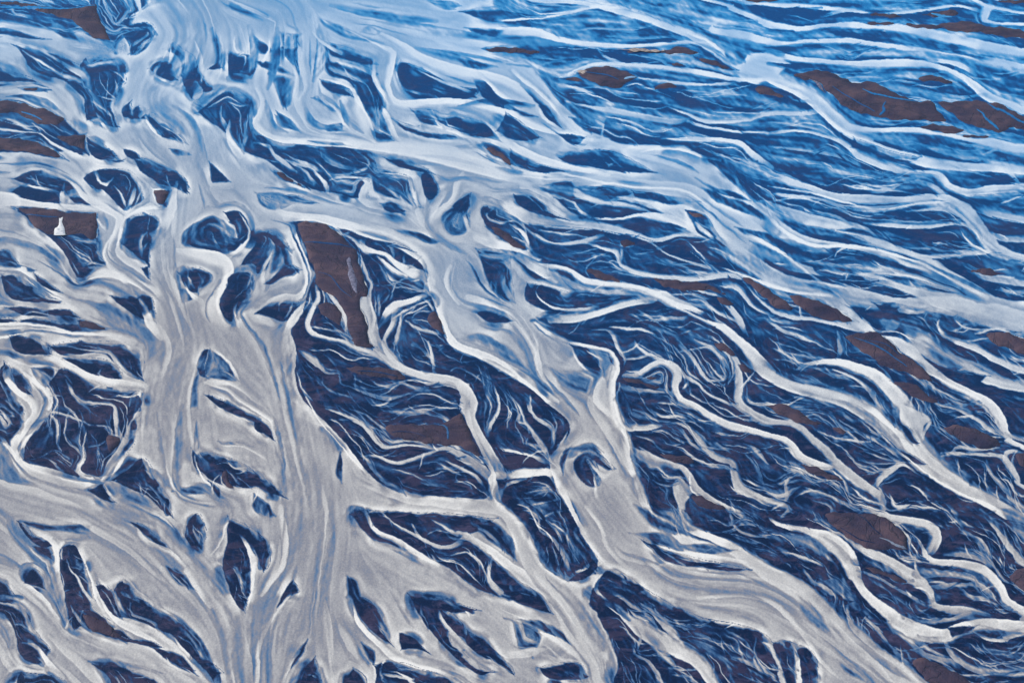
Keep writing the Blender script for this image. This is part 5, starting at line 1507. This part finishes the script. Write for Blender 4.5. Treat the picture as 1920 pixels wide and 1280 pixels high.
def field_mesh(F, z0, split, hole=None):
    gx, gy = ground(F.X, F.Y)
    relief = np.clip(.45-blur(F.A, 1.6), 0, .45)
    Z = z0 + relief*.8*(.6+.25*np.clip(blur(F.L2, 1.5), -1.5, 2.5))
    V = np.stack([gx, gy, Z], -1).reshape(-1, 3)
    clear = sstep((900 - F.Y + (F.X-960)*.18 + 260*(vnoise(F.X/300, F.Y/200, 51, 3)-.5))/1100)  # bluer with distance: clear water, plus haze and sky tint put into colour
    I = np.arange(F.nx*F.ny, dtype=np.int32).reshape(F.ny, F.nx)
    a, b_, c, d = I[:-1, :-1], I[1:, :-1], I[1:, 1:], I[:-1, 1:]
    Q = np.stack([a, b_, c, d], -1).reshape(-1, 4)
    if hole is not None:
        cx = F.X[:-1, :-1].ravel(); cy = F.Y[:-1, :-1].ravel()
        keep = ~((cx > hole[0]) & (cx < hole[1]) & (cy > hole[2]) & (cy < hole[3]))
        Q = Q[keep]
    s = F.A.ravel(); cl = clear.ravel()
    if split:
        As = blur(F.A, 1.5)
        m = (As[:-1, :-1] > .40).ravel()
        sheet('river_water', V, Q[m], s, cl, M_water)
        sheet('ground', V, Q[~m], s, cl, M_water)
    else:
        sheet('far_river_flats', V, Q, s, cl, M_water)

F = build_field(-230, 2170, -110, 1400, GRID, True)
field_mesh(F, 0.0, True)
G = build_field(-1100, 3020, -360, 2300, 7.0, False)
field_mesh(G, -.35, False, (-205, 2145, -90, 1375))

# open ground to the horizon
me = bpy.data.meshes.new('outwash_plain')
R = 30000
me.from_pydata([(-R, -R, -4), (R, -R, -4), (R, R, -4), (-R, R, -4)], [], [(0, 1, 2, 3)])
m, nt, b = new_mat('outwash_plain')
g_ = nd(nt, 'ShaderNodeNewGeometry'); mp = nd(nt, 'ShaderNodeMapping'); mp.inputs['Scale'].default_value = (.35, 1, 1); mp.inputs['Rotation'].default_value = (0, 0, math.radians(25))
nt.links.new(g_.outputs[0], mp.inputs[0])
n_ = nd(nt, 'ShaderNodeTexNoise', Scale=.008, Detail=8.0, Roughness=.7, Distortion=2.0); nt.links.new(mp.outputs[0], n_.inputs['Vector'])
r_ = ramp(nt, [(.35, (.02, .04, .10)), (.5, (.05, .11, .22)), (.56, (.3, .38, .48)), (.62, (.06, .10, .2))]); nt.links.new(n_.outputs[0], r_.inputs[0]); nt.links.new(r_.outputs[0], b.inputs['Base Color'])
me.materials.append(m)
link(bpy.data.objects.new('outwash_plain', me), 'structure')

# ------------------------------------------------------------------ sand bars
def patch(name, P, z_edge, h, fall, mat, seed, stp):
    P = catmull(P, True, 5)
    r = random.Random(seed)
    # ragged shoreline
    n = len(P); ctr = P.mean(0)
    ph = [r.uniform(0, 6.3) for _ in range(4)]
    T = np.roll(P, -1, 0)-np.roll(P, 1, 0); T /= (np.hypot(T[:, 0], T[:, 1])[:, None]+1e-6)
    N = np.stack([T[:, 1], -T[:, 0]], -1)
    k = np.arange(n)
    wob = .8*np.sin(k*.9+ph[0])+.6*np.sin(k*1.7+ph[1])+.5*np.sin(k*.37+ph[2])
    P = P+N*wob[:, None]*1.3
    x0, y0 = P.min(0); x1, y1 = P.max(0)
    gx = np.arange(x0+stp*.5, x1, stp); gy = np.arange(y0+stp*.5, y1, stp*.8)
    X, Y = np.meshgrid(gx, gy); X = X.ravel(); Y = Y.ravel()
    X = X+np.array([r.uniform(-.3, .3)*stp for _ in X]); Y = Y+np.array([r.uniform(-.3, .3)*stp*.8 for _ in Y])
    d2 = np.full(X.shape, 1e12); ins = np.zeros(X.shape, bool)
    for i in range(n):
        ax, ay = P[i]; bx, by = P[(i+1) % n]; ex, ey = bx-ax, by-ay; L = ex*ex+ey*ey
        if L < 1e-9: continue
        t = np.clip(((X-ax)*ex+(Y-ay)*ey)/L, 0, 1)
        d2 = np.minimum(d2, (X-ax-ex*t)**2+(Y-ay-ey*t)**2)
        if ay != by: ins ^= ((ay > Y) != (by > Y)) & (X < ex*(Y-ay)/(by-ay)+ax)
    d = np.sqrt(d2); ok = ins & (d > stp*.35)
    X, Y, d = X[ok], Y[ok], d[ok]
    xy = [Vector((float(a), float(b))) for a, b in P]+[Vector((float(a), float(b))) for a, b in zip(X, Y)]
    ov, oe, of, orv, ore, orf = delaunay_2d_cdt(xy, [], [list(range(n))], 1, 1e-4)
    dd = np.concatenate([np.zeros(n), d])
    V = []
    for v, src in zip(ov, orv):
        q = dd[src[0]] if src else 0.0
        gx_, gy_ = ground(v.x, v.y)
        nz = float(vnoise(np.array([[v.x/22]]), np.array([[v.y/16]]), 71, 3)[0, 0])-.5
        z = z_edge+h*(1-math.exp(-q/fall))+h*.8*nz*min(1, q/6)
        V.append((gx_, gy_, z))
    me = bpy.data.meshes.new(name)
    me.from_pydata(V, [], [list(f) for f in of]); me.update()
    # all faces look up
    import bmesh
    bm = bmesh.new(); bm.from_mesh(me)
    for f in bm.faces:
        if f.normal.z < 0: f.normal_flip()
        f.smooth = True
    bm.to_mesh(me); bm.free()
    me.materials.append(mat)
    return bpy.data.objects.new(name, me)

from mathutils.bvhtree import BVHTree
def creek(pts, v, tree):
    """a thin trickle of water draped over its bar"""
    Q = catmull(pts, False, 4); n = len(Q)
    T = np.gradient(Q[:, :2], axis=0); T /= np.hypot(T[:, 0], T[:, 1])[:, None]+1e-6
    N = np.stack([-T[:, 1], T[:, 0]], -1); V = []
    for k in range(n):
        w = Q[k, 2]*.5*(.7+.5*math.sin(k*1.3)**2)*math.sin(math.pi*min(1, max(0, (k+.6)/n)))**.4
        for sd in (-1, 0, 1):
            x, y = ground(*(Q[k, :2]+N[k]*sd*w))
            hit = tree.ray_cast(Vector((x, y, 50)), Vector((0, 0, -1)))[0]
            V.append((x, y, (hit.z if hit else 0.0)+(.22 if sd == 0 else .10)))
    Fc = []
    for k in range(n-1):
        a = k*3
        Fc += [(a, a+1, a+4, a+3), (a+1, a+2, a+5, a+4)]
    me = bpy.data.meshes.new('creek'); me.from_pydata(V, [], Fc); me.update()
    a = me.attributes.new('silt', 'FLOAT', 'POINT'); a.data.foreach_set('value', [v-(.0 if q % 3 == 1 else .05) for q in range(len(V))])
    a = me.attributes.new('clear', 'FLOAT', 'POINT'); a.data.foreach_set('value', [float(np.clip((900-Q[q//3, 1])/900, 0, 1)) for q in range(len(V))])  # creeks get the same painted haze tint with distance
    me.materials.append(M_water)
    return bpy.data.objects.new('creek', me)

for i, (lab, P, K, Lc) in enumerate(BARS):
    o = patch('sand_bar', P, -.25, 1.7, 4.0, M_sand, i, 4.0)
    tree = BVHTree.FromPolygons([v.co.copy() for v in o.data.vertices], [tuple(p.vertices) for p in o.data.polygons])
    c = Vector(ground(*np.mean(P, 0))); c3 = Vector((c.x, c.y, 0))
    o.data.transform(Matrix.Translation(-c3)); o.location = c3
    link(o, None, label=lab, category='sand bar', group='brown sand bars standing out of the river')
    for ty, k_ in K:
        mt, lb = (M_white, 'bright white silt blotch') if ty == 'W' else ((M_crust, 'pale beige dry silt') if 'beige' in lab else (M_silt, 'pale lilac grey silt'))
        k = patch('silt_crust', k_, 1.2, .8, 3.0, mt, i+100, 2.5)
        k.data.transform(Matrix.Translation(-c3)); link(k, None, label=lb); k.parent = o
    for v, pts in Lc:
        k = creek(pts, v, tree); k.data.transform(Matrix.Translation(-c3)); link(k, None); k.parent = o

# ------------------------------------------------------------------ haze
if HAZE:
    def boxmesh(name, a, b_):
        v = [(x, y, z) for x in (a[0], b_[0]) for y in (a[1], b_[1]) for z in (a[2], b_[2])]
        f = [(0, 1, 3, 2), (4, 6, 7, 5), (0, 4, 5, 1), (2, 3, 7, 6), (0, 2, 6, 4), (1, 5, 7, 3)]
        me = bpy.data.meshes.new(name); me.from_pydata(v, [], f); return me
    me = boxmesh('haze', (-31000, -31000, -5), (31000, 31000, CAM_H+30))
    m = bpy.data.materials.new('haze'); m.use_nodes = True; nt = m.node_tree; nt.nodes.clear()
    o = nt.nodes.new('ShaderNodeOutputMaterial'); v = nt.nodes.new('ShaderNodeVolumePrincipled')
    v.inputs['Color'].default_value = (.22, .60, 1.0, 1); v.inputs['Density'].default_value = HAZE_D
    nt.links.new(v.outputs[0], o.inputs['Volume']); me.materials.append(m)
    link(bpy.data.objects.new('haze', me), 'stuff')
